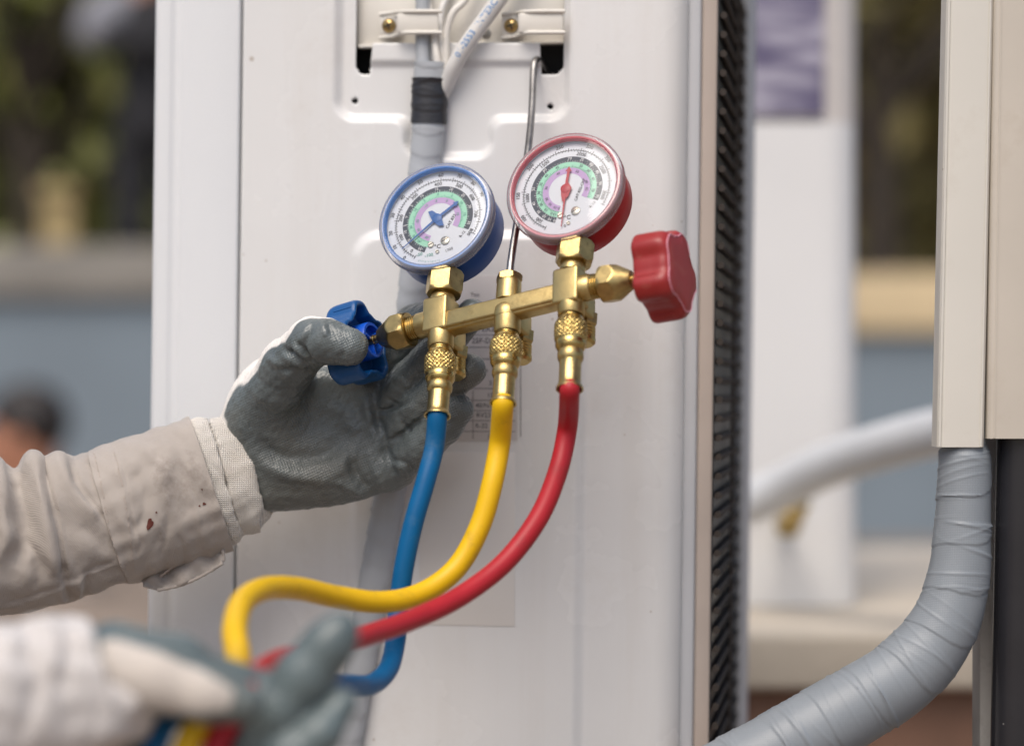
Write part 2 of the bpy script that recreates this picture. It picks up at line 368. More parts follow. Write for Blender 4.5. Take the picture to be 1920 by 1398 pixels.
def sweep(path, r, seg=20, disp=None, cap=True, flat=1.0, up=(0, 1, 0)):
    """tube along sampled points; r scalar or per-point array; disp(s, theta)->extra radius; flat squeezes one axis"""
    P = np.asarray(path, float); n = len(P)
    T = np.gradient(P, axis=0); T /= np.linalg.norm(T, axis=1)[:, None] + 1e-12
    s = np.concatenate([[0], np.cumsum(np.linalg.norm(np.diff(P, axis=0), axis=1))])
    r = np.full(n, r) if np.isscalar(r) else np.asarray(r, float)
    th = np.arange(seg) * 2 * math.pi / seg
    u = np.asarray(up, float); V = []
    for k in range(n):
        x = u - T[k] * np.dot(u, T[k]); x = nrm(x); u = x; y = np.cross(T[k], x)
        rr = r[k] + (disp(s[k], th) if disp else 0)
        V.append(P[k] + np.outer(np.cos(th) * rr * flat, x) + np.outer(np.sin(th) * rr, y))
    F = []
    for k in range(n - 1):
        for i in range(seg):
            j = (i + 1) % seg
            F.append([k * seg + i, k * seg + j, (k + 1) * seg + j, (k + 1) * seg + i])
    if cap: F.append(list(range(seg))[::-1]); F.append([(n - 1) * seg + i for i in range(seg)])
    return np.concatenate(V), F
def rbox(c, ax, ay, az, sx, sy, sz, bev=0., seg=2):
    """bevelled box about c with half axes given by unit vectors and full sizes"""
    bm = bmesh.new(); bmesh.ops.create_cube(bm, size=1)
    for v in bm.verts: v.co = Vector((v.co.x * sx, v.co.y * sy, v.co.z * sz))
    if bev > 0: bmesh.ops.bevel(bm, geom=list(bm.edges), offset=bev, segments=seg, profile=.5, affect='EDGES')
    bm.verts.index_update()
    Mx = np.array([ax, ay, az]); V = np.array([v.co for v in bm.verts]) @ Mx + np.asarray(c, float)
    F = [[v.index for v in f.verts] for f in bm.faces]; bm.free()
    if np.dot(np.cross(ax, ay), az) < 0: F = [q[::-1] for q in F]
    return V, F
EX, EY, EZ = np.eye(3)
def pbox(x0, x1, y0, y1, t0, t1, bev=0., tp=None):
    """world-aligned box from photo extents taken at the depth of its front face"""
    t = max(t0, t1) if tp is None else tp
    a = U(x0, y1, t); b = U(x1, y0, t)
    return rbox(((a[0] + b[0]) / 2, -(t0 + t1) / 2, (a[2] + b[2]) / 2), EX, EY, EZ, b[0] - a[0], abs(t1 - t0), b[2] - a[2], bev)
_tx = {}
def text2d(s):
    """flat glyph geometry of a string, centred, capital height about 1"""
    if s in _tx: return _tx[s]
    c = bpy.data.curves.new('text', 'FONT'); c.body = s; c.size = 1.4; c.align_x = 'CENTER'; c.align_y = 'CENTER'; c.resolution_u = 2; c.offset = .010
    o = bpy.data.objects.new('text', c); COL.objects.link(o)
    dg = bpy.context.evaluated_depsgraph_get(); me = bpy.data.meshes.new_from_object(o.evaluated_get(dg))
    v = np.array([list(x.co) for x in me.vertices]).reshape(-1, 3); f = [list(p.vertices) for p in me.polygons]
    bpy.data.objects.remove(o); bpy.data.curves.remove(c); bpy.data.meshes.remove(me)
    _tx[s] = (v, f); return _tx[s]
def place2d(geo, O, ax, ay, size, rot=0., stretch=1.):
    v, f = geo; c, s = math.cos(rot), math.sin(rot)
    x = (v[:, 0] * stretch * c - v[:, 1] * s) * size; y = (v[:, 0] * stretch * s + v[:, 1] * c) * size
    return O + np.outer(x, ax) + np.outer(y, ay), f
# signed distance fields -> mesh ------------------------------------------------
def surfnets(F, o, h):
    s = F < 0; nx, ny, nz = F.shape
    cnt = np.zeros((nx - 1, ny - 1, nz - 1), np.int8); cor = [(i, j, k) for i in (0, 1) for j in (0, 1) for k in (0, 1)]
    for i, j, k in cor: cnt += s[i:nx - 1 + i, j:ny - 1 + j, k:nz - 1 + k]
    act = (cnt > 0) & (cnt < 8); C = np.argwhere(act)
    idx = np.full(act.shape, -1, np.int64); idx[act] = np.arange(len(C))
    pos = np.zeros((len(C), 3)); n = np.zeros(len(C))
    for a in cor:
        for ax in range(3):
            if a[ax]: continue
            b = list(a); b[ax] = 1
            fa = F[C[:, 0] + a[0], C[:, 1] + a[1], C[:, 2] + a[2]]; fb = F[C[:, 0] + b[0], C[:, 1] + b[1], C[:, 2] + b[2]]
            cr = (fa < 0) != (fb < 0); t = np.where(cr, fa / np.where(cr, fa - fb, 1), 0)
            p = np.tile(np.array(a, float), (len(C), 1)); p[:, ax] += t
            pos[cr] += p[cr]; n[cr] += 1
    pos /= n[:, None]; V = o + h * (C + pos); Q = []
    for ax in range(3):
        b, c = [(1, 2), (2, 0), (0, 1)][ax]
        sl0 = [slice(1, -1)] * 3; sl1 = [slice(1, -1)] * 3; sl0[ax] = slice(0, -1); sl1[ax] = slice(1, None)
        s0 = s[tuple(sl0)]; s1 = s[tuple(sl1)]
        E = np.argwhere(s0 != s1); fl = s0[tuple(E.T)]
        off = np.array([1, 1, 1]); off[ax] = 0; E = E + off
        def g(db, dc):
            q = E.copy(); q[:, b] += db; q[:, c] += dc; return idx[tuple(q.T)]
        q = np.stack([g(-1, -1), g(0, -1), g(0, 0), g(-1, 0)], 1)
        q[~fl] = q[~fl][:, ::-1]; Q.append(q)
    return V, np.concatenate(Q)
def vnormals(V, Q):
    n = np.cross(V[Q[:, 2]] - V[Q[:, 0]], V[Q[:, 3]] - V[Q[:, 1]]); N = np.zeros_like(V)
    for k in range(4): np.add.at(N, Q[:, k], n)
    return N / (np.linalg.norm(N, axis=1)[:, None] + 1e-12)
def relax(V, Q, it=2):
    for _ in range(it):
        A = np.zeros_like(V); c = np.zeros(len(V))
        for k in range(4):
            np.add.at(A, Q[:, k], V[Q[:, (k + 1) % 4]]); np.add.at(c, Q[:, k], 1)
            np.add.at(A, Q[:, k], V[Q[:, (k + 3) % 4]]); np.add.at(c, Q[:, k], 1)
        V = V * .5 + A / c[:, None] * .5
    return V
class Field:
    def __init__(s, lo, hi, h):
        s.h = h; s.o = np.asarray(lo, float); n = np.ceil((np.asarray(hi, float) - s.o) / h).astype(int) + 1
        g = [s.o[i] + h * np.arange(n[i]) for i in range(3)]
        s.X = g[0][:, None, None].astype(np.float32); s.Y = g[1][None, :, None].astype(np.float32); s.Z = g[2][None, None, :].astype(np.float32); s.n = n
    def cone(s, a, b, ra, rb):
        a = np.asarray(a, np.float32); b = np.asarray(b, np.float32); d = b - a; L = float(d @ d) + 1e-6
        t = np.clip(((s.X - a[0]) * d[0] + (s.Y - a[1]) * d[1] + (s.Z - a[2]) * d[2]) / L, 0, 1)
        return np.sqrt((s.X - a[0] - d[0] * t) ** 2 + (s.Y - a[1] - d[1] * t) ** 2 + (s.Z - a[2] - d[2] * t) ** 2) - (ra + (rb - ra) * t)
    def chain(s, pts, k=8):
        f = None
        for (a, ra), (b, rb) in zip(pts[:-1], pts[1:]):
            c = s.cone(a, b, ra, rb); f = c if f is None else smin(f, c, k)
        return f
    def ellip(s, c, r):
        q = np.sqrt(((s.X - c[0]) / r[0]) ** 2 + ((s.Y - c[1]) / r[1]) ** 2 + ((s.Z - c[2]) / r[2]) ** 2)
        return (q - 1) * min(r)
    def slab(s, poly, tc, h, r):
        """rounded slab: polygon (x,z) in the picture plane, centre depth tc(x,z) array or scalar, half thickness h"""
        P = np.asarray(poly, float); X = s.X[:, 0, 0][:, None]; Z = s.Z[0, 0, :][None, :]
        d = np.full((s.n[0], s.n[2]), 1e9); ins = np.zeros(d.shape, bool)
        for i in range(len(P)):
            a = P[i]; b = P[(i + 1) % len(P)]; e = b - a
            t = np.clip(((X - a[0]) * e[0] + (Z - a[1]) * e[1]) / (e @ e + 1e-9), 0, 1)
            d = np.minimum(d, np.hypot(X - a[0] - e[0] * t, Z - a[1] - e[1] * t))
            c = ((a[1] > Z) != (b[1] > Z)) & (X < (b[0] - a[0]) * (Z - a[1]) / (b[1] - a[1] + 1e-9) + a[0]); ins ^= c
        d2 = np.where(ins, -d, d).astype(np.float32)[:, None, :]
        y = np.abs(s.Y + (tc if np.isscalar(tc) else tc.astype(np.float32)[:, None, :])) - h + r
        q = d2 + r
        return np.sqrt(np.maximum(q, 0) ** 2 + np.maximum(y, 0) ** 2) + np.minimum(np.maximum(q, y), 0) - r
    def mesh(s, F): return surfnets(F, s.o, s.h)
def smin(a, b, k):
    h = np.maximum(k - np.abs(a - b), 0) / k
    return np.minimum(a, b) - h * h * k * .25
def to_px(V):
    f = (D + V[:, 1]) / D
    return np.stack([V[:, 0] / f + 960, 699 - V[:, 2] / f], 1)
def crease(V, N, lines, facing=.1):
    """push vertices along their normals near polylines drawn over the surface: (points, amount, width[, side])"""
    px = to_px(V); d = np.zeros(len(V)); w8 = np.clip((-N[:, 1] - facing) * 3, 0, 1)
    for L in lines:
        P = np.asarray(catmull(np.asarray(L[0], float), 5)) if len(L[0]) > 2 else np.asarray(L[0], float)
        best = np.full(len(V), 1e9); sd = np.zeros(len(V)); ends = np.zeros(len(V))
        for i in range(len(P) - 1):
            a = P[i]; e = P[i + 1] - a; t = np.clip(((px - a) @ e) / (e @ e + 1e-9), 0, 1)
            q = px - a - t[:, None] * e; dd = np.linalg.norm(q, axis=1); b = dd < best
            best[b] = dd[b]; sd[b] = np.sign(e[0] * q[b, 1] - e[1] * q[b, 0]); ends[b] = (i + t[b]) / (len(P) - 1)
        tp = np.clip(np.minimum(ends, 1 - ends) * 5 + .25, 0, 1)
        g = L[1] * np.exp(-(best / L[2]) ** 2) * tp
        if len(L) > 3: g = g + L[3] * np.exp(-((best * np.where(sd > 0, 1, -1) - L[2] * 1.6) / (L[2] * 1.5)) ** 2) * tp
        d += g
    return V + N * (d * w8)[:, None]
def vnoise(V, scale, seed=0):
    r = np.random.default_rng(seed); out = np.zeros(len(V))
    for k in range(14):
        w = r.normal(size=3) * 2 * math.pi / scale * (.6 + 1.1 * k / 14); out += np.sin(V @ w + r.uniform(0, 6.28)) / 14 ** .5
    return out
#PARTS
# ------------------------------------------------------------------ setting: ground
gv = np.array([[-150, -60, GROUND], [150, -60, GROUND], [150, 200, GROUND], [-150, 200, GROUND]], float)
tag(mk('ground', (gv, [[0, 1, 2, 3]]), M['earth'], None, None, unit=False), kind='structure')

# ------------------------------------------------------------------ the outdoor unit
LEAN = -.0125
def ss(x): x = np.clip(x, 0, 1); return x * x * (3 - 2 * x)
def rrect(X, Y, x0, y0, x1, y1, r):
    qx = np.abs(X - (x0 + x1) / 2) - (x1 - x0) / 2 + r; qy = np.abs(Y - (y0 + y1) / 2) - (y1 - y0) / 2 + r
    return np.hypot(np.maximum(qx, 0), np.maximum(qy, 0)) + np.minimum(np.maximum(qx, qy), 0) - r
def smax2(a, b, k): h = np.maximum(k - np.abs(a - b), 0) / k; return np.maximum(a, b) + h * h * k * .25
unit = thing('outdoor_unit', 'large white air conditioner outdoor unit that the gauge set hangs on', 'air conditioner',
             (*(PP(800, 699, -300)[:2] * S), GROUND + .08))
def extrude(prof, y0, y1, ny=2, lean=LEAN):
    V = []; n = len(prof); ys = np.linspace(y0, y1, ny)
    for y in ys:
        for px, h in prof: V.append(PP(px + lean * y, y, h))
    F = [[k * n + i, k * n + n + i, k * n + n + i + 1, k * n + i + 1] for k in range(ny - 1) for i in range(n - 1)]
    return np.array(V), F
# pressed service panel as a formed sheet
xs = np.concatenate([[455.5, 455.5, 457, 460], np.arange(463.5, 1238, 3.5)])
hs = np.concatenate([[-30, -4, -1.2, 0], np.zeros(len(xs) - 4)])
an = np.linspace(0, 90, 15)[1:]
xs = np.concatenate([xs, 1238 + 50 * np.sin(np.radians(an))]); hs = np.concatenate([hs, -50 + 50 * np.cos(np.radians(an))])
xs = np.concatenate([xs, [1288]]); hs = np.concatenate([hs, [-75]])
ys = np.concatenate([[-900, -400], np.arange(-120, 1525, 3.5), [1900, 2500]])
GX, GY = np.meshgrid(xs, ys); H = np.tile(hs, (len(ys), 1)).copy()
recess = np.minimum(rrect(GX, GY, 634, -2000, 1064, 221, 34), rrect(GX, GY, 764, 0, 924, 292, 30))
recess = smin(rrect(GX, GY, 634, -2000, 1064, 221, 34), rrect(GX, GY, 764, 0, 924, 292, 30), 26)
H -= 17 * ss(.5 - recess / 19)
raised = rrect(GX, GY, 674, 440, 1100, 4000, 46)
H += 13 * ss(.5 - raised / 24)
tongue = np.maximum(np.maximum(694 - (GY - 120) * .12 - GX, GX - 1014 - (GY - 120) * .03), 80 - GY)
H += 9 * ss(.5 - np.maximum(np.maximum(690 - GX, GX - 1018), GY - 118) / 16) * (GY > 60) * (recess < -10)
H += rng.normal(0, .03, H.shape) + .5 * np.sin(GX / 160 + GY / 240) * np.sin(GY / 190 + 1.3) * (GX < 1235)
hole = np.maximum(rrect(GX, GY, 665, -2000, 1056, 138, 17), -(tongue))
hole = np.minimum(hole, np.minimum(np.hypot(GX - 664, GY - 188) - 6.2, np.hypot(GX - 1032, GY - 198) - 6.2))
# slide grid points next to an opening onto its edge so the cut is clean
gy_, gx_ = np.gradient(hole); dx = np.gradient(GX, axis=1); dy = np.gradient(GY, axis=0)
ddx = gx_ / np.where(np.abs(dx) < 1e-6, 1, dx); ddy = gy_ / dy; gl = np.hypot(ddx, ddy) + 1e-6
near = (np.abs(hole) < 1.9) & (GY > -125) & (GX > 600) & (GX < 1100)
GX = np.where(near, GX - hole * ddx / gl, GX); GY = np.where(near, GY - hole * ddy / gl, GY)
nyy, nxx = GX.shape
flat = np.array([PP(x + LEAN * y, y, h) for x, y, h in zip(GX.ravel(), GY.ravel(), H.ravel())])
hv = np.where(near, 0, hole).ravel()
F = []
for j in range(nyy - 1):
    for i in range(nxx - 1):
        q = [j * nxx + i, (j + 1) * nxx + i, (j + 1) * nxx + i + 1, j * nxx + i + 1]
        hq = hv[q]
        if hq.min() < -.01 and hq.max() <= 0.01: continue
        F.append(q)
sp = mk('service_panel', (flat, F), M['paint'], unit, 180)
sp['label'] = 'pressed white metal panel with terminal opening'
mod = sp.modifiers.new('sheet', 'SOLIDIFY'); mod.thickness = .0012; mod.offset = -1 if True else 1
# left front panel with its rolled corner
lp = [(300, -800), (287, -60), (286, -40), (287, -22), (290, -9), (296, -2), (303, 0), (319, 0), (322, -1), (326, -5), (333, -6), (339, -4), (343, -1), (347, 0), (446, 0), (449, -1.5), (450.5, -5), (450.5, -30)]
mk('front_panel', extrude(lp, -900, 2500, 8), M['paint_rough'], unit, 50)
mk('cavity_shade_block', rbox(PP(850, 700, -420), PX, EZ, PN, 770, 3400, 640), M['dark_inside'], unit, None)  # solid dark block added behind the openings, its colour painting the shaded interior
post = [(1286, -80), (1286, -52), (1288, -47), (1291, -45), (1308, -45), (1311, -47), (1312, -52), (1314, -57)]
mk('corner_post', extrude(post, -900, 2500, 4), M['paint_grey'], unit, 40)
post = [(1312.5, -60), (1314, -55), (1317, -52), (1338, -58), (1342, -61), (1344, -68), (1344, -90)]
mk('corner_trim', extrude(post, -900, 2500, 4), M['strip_warm'], unit, 40)
# coil side: dark fins behind a guard of bars
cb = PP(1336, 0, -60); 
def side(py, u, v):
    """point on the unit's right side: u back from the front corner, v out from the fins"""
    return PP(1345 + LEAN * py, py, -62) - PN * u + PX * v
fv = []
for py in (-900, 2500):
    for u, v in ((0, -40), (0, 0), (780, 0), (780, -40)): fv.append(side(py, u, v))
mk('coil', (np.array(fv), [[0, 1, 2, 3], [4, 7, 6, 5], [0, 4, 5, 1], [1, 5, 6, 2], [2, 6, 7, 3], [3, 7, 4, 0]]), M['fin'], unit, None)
g0 = None
for k, y in enumerate(np.arange(-90, 1500, 36.5)):
    a, b = side(y, 6, 9), side(y + 4, 770, 9); c = (a + b) / 2 * S
    if g0 is None:
        g0 = mk('guard_bar', sweep([a, (a + b) / 2, b], 7.5, 8), M['guard'], unit, 60); c0 = (a + b) / 2 * S
    else: again(g0, unit, c)
for u in (400,):
    mk('guard_upright', sweep([side(-900, u, 15), side(699, u, 15), side(2500, u, 15)], 4.5, 8), M['guard'], unit, 60)
rp = []
for py in (-900, 2500):
    for u, v in ((770, -40), (770, 20), (800, 32), (880, 32), (880, -40)): rp.append(side(py, u, v))
mk('rear_post', (np.array(rp), [[0, 1, 2, 3, 4], [9, 8, 7, 6, 5]] + [[i, 5 + i, 5 + (i + 1) % 5, (i + 1) % 5] for i in range(5)]), M['paint_grey'], unit, None)
mk('base_pan', rbox(PP(830, 2520, -420), PX, EZ, PN, 1130, 60, 860, 8), M['paint_grey'], unit, 40)
for x in (480, 1180): mk('foot', rbox(PP(x, 2680, -420), PX, EZ, PN, 110, 260, 900, 8), M['paint_grey'], unit, 40)
mk('top_cover', rbox(PP(820, -905, -420), PX, EZ, PN, 1130, 40, 880, 12), M['paint'], unit, 40)
# terminal bracket, cable clamps and their screws
br = mk('terminal_bracket', rbox(PP(860, 22, -44), PX, EZ, PN, 440, 122, 10, 2), M['bracket'], unit, 40)
mk('bracket_lip', rbox(PP(860, 80, -36), PX, EZ, PN, 430, 7, 22, 2), M['bracket'], br, 40)
for cx, wd in ((770, 122), (1000, 128)):
    cl = mk('cable_clamp', rbox(PP(cx + 16, 45, 14), PX, EZ, PN, wd - 36, 40, 10, 4), M['bracket'], unit, 40)
    for dy in (-23, 21):
        mk('clamp_rib', sweep(catmull([PP(cx - 62, 45 + dy * 1.0 + (3 if dy < 0 else 3), -20), PP(cx - 34, 45 + dy, -16), PP(cx - 14, 45 + dy * .9, 14), PP(cx + 10, 45 + dy * .9, 20), PP(cx + 62, 45 + dy * .9, 20)], 5), 4.2, 8), M['bracket'], cl, 60)
    mk('clamp_foot', rbox(PP(cx - 42, 46, -24), PX, EZ, PN, 44, 40, 10, 3), M['bracket'], cl, 40)
    sx = cx - 44
    sc_ = mk('screw', lathe(PP(sx, 46, -20), PP(sx, 46, -9), [(0, 14.5), (.25, 15), (.6, 13), (.9, 8), (1, 3)], 24), M['zinc'], unit, 50)
    for rt in (20, 110):
        a = math.radians(rt); dv = PX * math.cos(a) + EZ * math.sin(a); dn = -PX * math.sin(a) + EZ * math.cos(a)
        mk('cross_slot', rbox(PP(sx, 46, -9.6), dv, dn, PN, 17, 3.4, 3.4), M['dark_inside'], sc_, None)
mk('bolt_head', lathe(PP(905, 58, -40), PP(905, 58, -34), [(0, 11), (.8, 10), (1, 7)], 20), M['steel'], unit, 40)
# rating label with its printed table
rl = mk('rating_label', rbox(PP(874, 671, 13.6), PX, EZ, PN, 216, 334, 1.6, .5), M['label'], unit, 40)
pr = []
UP = EZ
for s_, x, y, sz in (('SUPER32S', 912, 617, 12), ('25F-D-ST', 914, 639, 11), ('RV23', 909, 778, 10), ('40/N/51', 914, 760, 9.5), ('R-32', 905, 798, 9.5), ('3.5', 926, 718, 9.5), ('15.0', 926, 741, 9.5), ('5.4', 924, 818, 9.5), ('**', 912, 697, 10), ('Ton', 893, 553, 8)):
    pr.append(place2d(text2d(s_), PP(x, y, 14.8), PX, UP, sz))
for y in (628, 651, 673, 728, 750, 769, 788, 808):
    pr.append(rbox(PP(874, y, 14.6), PX, UP, PN, 206, 1.3, .3))
for x, y0, y1 in ((889, 728, 826), (770, 606, 826), (978, 606, 826)):
    pr.append(rbox(PP(x, (y0 + y1) / 2, 14.6), PX, UP, PN, 1.3, y1 - y0, .3))
mk('printed_table', join(*pr), M['print'], rl, None)
mk('blank_sticker', rbox(PP(878, 1009, 13.5), PX, EZ, PN, 196, 352, 1.2, .4), M['sticker'], unit, 40)

# ------------------------------------------------------------------ cables in the terminal opening
def on_panel(pts, n=10): return catmull([PP(x, y, h) for x, y, h in pts], n)
bundle = thing('taped_cable_bundle', 'grey tape wrapped cable bundle running down the white panel behind the gauges', 'cable bundle', PP(806, 300, 10) * S)
bp = on_panel([(808, 118, 2), (806, 180, 4), (804, 250, 8), (797, 330, 14), (787, 440, 26), (780, 560, 34), (766, 700, 36), (748, 850, 36), (724, 1000, 36), (692, 1180, 36), (664, 1340, 36), (640, 1480, 36), (600, 1800, 30)], 22)
rr = np.interp(np.arange(len(bp)), [0, 30, 80, len(bp)], [33, 33, 30, 31])
def wrap(period, amp, wr, seed):
    r = np.random.default_rng(seed); K = [(r.uniform(0, 2600), r.uniform(-18, 18), r.uniform(0, 6.28), r.uniform(.5, 1.3)) for _ in range(70)]
    def f(s, th):
        u = (s + period * .6 * np.cos(th) * .5) / period; d = amp * (u % 1.0)
        for s0, k, ph, a in K:
            if abs(s - s0) < 40: d = d + wr * a * np.exp(-((s - s0 - k * np.cos(th - ph)) / 2.6) ** 2)
        return d
    return f
mk('tape_wrap', sweep(bp, rr, 28, wrap(46, 2.2, 1.0, 3), flat=.62), M['tape_pale'], bundle, 60)
b2 = bp[(to_px(bp)[:, 1] > 147) & (to_px(bp)[:, 1] < 234)]
mk('black_tape_band', sweep(b2, 36.0, 28, wrap(30, 1.5, 1.0, 5), flat=.66), M['tape_black'], bundle, 60)
cw = []
for nm, pts, r, mt, lab in (
    ('flat_cable', [(790, -60, -20), (790, 20, -18), (791, 75, -10), (794, 128, -2), (798, 170, 0)], 15.5, 'tape_pale', 'wide pale grey cable passing under the left cable clamp'),
    ('thin_wire', [(786, -60, -24), (800, 10, -22), (812, 62, -8), (819, 100, 6), (822, 130, 8), (816, 180, 4)], 7.5, 'stripe', 'thin white wire beside the wide grey cable'),
    ('bent_wire', [(900, -60, -14), (872, -2, -8), (850, 24, 2), (838, 62, 4), (837, 110, 4), (836, 150, 2), (822, 190, -2)], 7.5, 'stripe', 'thin white wire bending to the right above the grey tape')):
    o = mk(nm, sweep(on_panel(pts, 10), r, 16), M[mt], None, 70)
    tag(o, lab, 'cable', 'cables in the terminal opening')
tag(mk('looped_wire', sweep(on_panel([(850, -60, -30), (836, -12, -26), (826, 14, -18), (824, 50, -10), (829, 90, -4), (830, 140, -2), (818, 190, -4)], 10), 7, 16), M['cable_white'], None, 70),
    'thin white wire between the grey cable and the bent wire', 'cable', 'cables in the terminal opening')
ic = thing('interconnect_cable', 'thick white cable with blue lettering slanting into the terminal opening', 'cable', PP(880, 90, 6) * S, 'cables in the terminal opening')
icp = on_panel([(990, -90, 0), (948, -16, 8), (914, 34, 14), (878, 86, 18), (855, 124, 14), (838, 158, 2), (818, 190, -8), (806, 215, -10)], 14)
mk('sheath', sweep(icp, 16.5, 24), M['cable_white'], ic, 70)
# lettering follows the cable and bends round it
v, f = text2d('101-2553  INTERC')
L0 = PP(852, 118, 17); L1 = PP(932, -10, 12); dirv = nrm(L1 - L0); mid = PP(894, 61, 17)
side_ = nrm(np.cross(PN, dirv)); front = nrm(np.cross(dirv, side_))
tv = []
for x, y, z in v:
    a = (y * 13.5 + 1) / 16.5
    s_ = x * 13.5; base = icp[np.argmin(np.abs((icp - mid) @ dirv - s_))]; base = base + dirv * (s_ - (base - mid) @ dirv)
    tv.append(base + side_ * math.sin(a) * 16.9 + front * math.cos(a) * 16.9)
mk('lettering', (np.array(tv), f), M['cable_blue_print'], ic, None)
tag(mk('copper_pipe', sweep(on_panel([(560, -20, -60), (664, -4, -60), (730, -8, -60), (800, -40, -60)], 8), 13, 16), M['copper'], None, 70),
    'dull brown copper pipe at the top of the terminal opening', 'pipe')
# ------------------------------------------------------------------ manifold gauge set
man = thing('manifold_gauge_set', 'brass refrigerant manifold with blue and red dial gauges hung by a wire hook', 'gauge manifold', M0 * S)
def mbox(px, py, u, w, v, off=0., bev=4.): return rbox(MP(px, py, off), AX, AZ, AN, u, w, v, bev, 3)
body = mk('body', join(
    rbox((MP(828, 601) + MP(1072, 540)) / 2 - AZ * 11, AX, AZ, AN, np.linalg.norm(MP(1072, 540) - MP(828, 601)) - 20, 36, 42, 5, 3),
    rbox((MP(828, 601) + MP(1072, 540)) / 2 - AZ * 14, AX, AZ, AN, np.linalg.norm(MP(1072, 540) - MP(828, 601)) - 20, 40, 32, 6, 3)), M['brass'], man, 40)
for x, y in ((826, 596), (1070, 543)):
    mk('valve_block', mbox(x, y, 54, 74, 50, 0, 6), M['brass'], man, 40)
def hexr(th, k=0): # hexagon radius multiplier
    return np.cos(np.pi / 6) / np.cos((th + np.pi / 6) % (np.pi / 3) - np.pi / 6)
def hexnut(A, B, R_, rot=0., seg=48):
    """hex with turned chamfers: the hexagon met by a cone at both ends"""
    A = np.asarray(A, float); B = np.asarray(B, float); x, y, z = frame(B - A); L = np.linalg.norm(B - A)
    th = np.arange(seg) * 2 * np.pi / seg; hx = R_ * hexr(th)
    lim = [(0, .88), (.04, .91), (.09, .95), (.16, 1.02), (.5, 1.1), (.86, 1.02), (.92, .96), (.96, .93), (1, .90)]; V = []
    for s_, m_ in lim:
        rr_ = np.minimum(hx, R_ * m_); V.append(A + (B - A) * s_ + np.outer(np.cos(th + rot) * rr_, x) + np.outer(np.sin(th + rot) * rr_, y))
    n = len(lim); F = [[k * seg + i, k * seg + (i + 1) % seg, (k + 1) * seg + (i + 1) % seg, (k + 1) * seg + i] for k in range(n - 1) for i in range(seg)]
    F += [list(range(seg))[::-1], [(n - 1) * seg + i for i in range(seg)]]
    return np.concatenate(V), F
def threads(A, B, r, n, depth=2.0, seg=32):
    pf = []
    for k in range(n): pf += [((k + .02) / n, r - depth), ((k + .35) / n, r), ((k + .6) / n, r), ((k + .98) / n, r - depth)]
    return lathe(A, B, pf, seg)
# necks under the gauges, ports below, blank ports behind
for (bx, by), (hx, hy0, hy1), cx in (((828, 601), (835, 553, 512), 0), ((1072, 540), (1079, 495, 456), 0)):
    top = MP(bx + 1, by - 30); nk = MP(bx + 3, by - 46)
    mk('neck', lathe(top, nk, [(0, 24), (.8, 24), (.95, 22.5), (1, 20)], 36), M['brass'], man, 40)
    mk('neck_thread', threads(nk, MP(bx + 5, by - 58), 21, 3), M['brass_turned'], man, 40)
    mk('gauge_nut', hexnut(MP(bx + 4, by - 50 if False else hy0), MP(hx + 1, hy1), 37, .42), M['brass_dull'], man, 28)
def port(top, bot, thr):
    mk('port', lathe(top, bot, [(0, 25), (.92, 25), (1, 23)], 36), M['brass'], man, 40)
    mk('port_thread', threads(bot, thr, 21.5, 3), M['brass_turned'], man, 40)
port(MP(827, 625), MP(826, 653), MP(826, 664))
port(MP(952, 580), MP(951, 625), MP(950, 636))
port(MP(1071, 565), MP(1071, 593), MP(1070, 603))
mk('tee_flare', lathe(MP(952, 572, 3), MP(952, 596, 1), [(0, 16), (.3, 24), (.7, 26), (1, 25)], 36), M['brass'], man, 60)
mk('tee_stub', lathe(MP(953, 565), MP(955, 528), [(0, 24), (.85, 23.5), (.95, 23), (1, 22)], 36), M['brass'], man, 40)
mk('stub_cap', hexnut(MP(955, 530), MP(955.3, 517), 25.5, .3), M['brass_dull'], man, 28)
for x, y in ((826, 628), (950, 598), (1070, 565)):
    o = -58
    mk('rear_arm', rbox(MP(x + 1, y - 6, -38), AX, AZ, AN, 38, 50, 52, 7, 3), M['brass'], man, 40)
    mk('rear_port', lathe(MP(x, y, o), MP(x - 2, y + 24, o), [(0, 24), (.8, 24), (1, 20)], 6, rot=.2), M['brass_dull'], man, 30)
    mk('rear_thread', threads(MP(x - 2, y + 24, o), MP(x - 3, y + 46, o), 21, 4), M['brass_turned'], man, 40)
    mk('rear_cap', lathe(MP(x - 3, y + 45, o), MP(x - 4, y + 56, o), [(0, 22), (.6, 22), (1, 17)], 30), M['brass_turned'], man, 40)
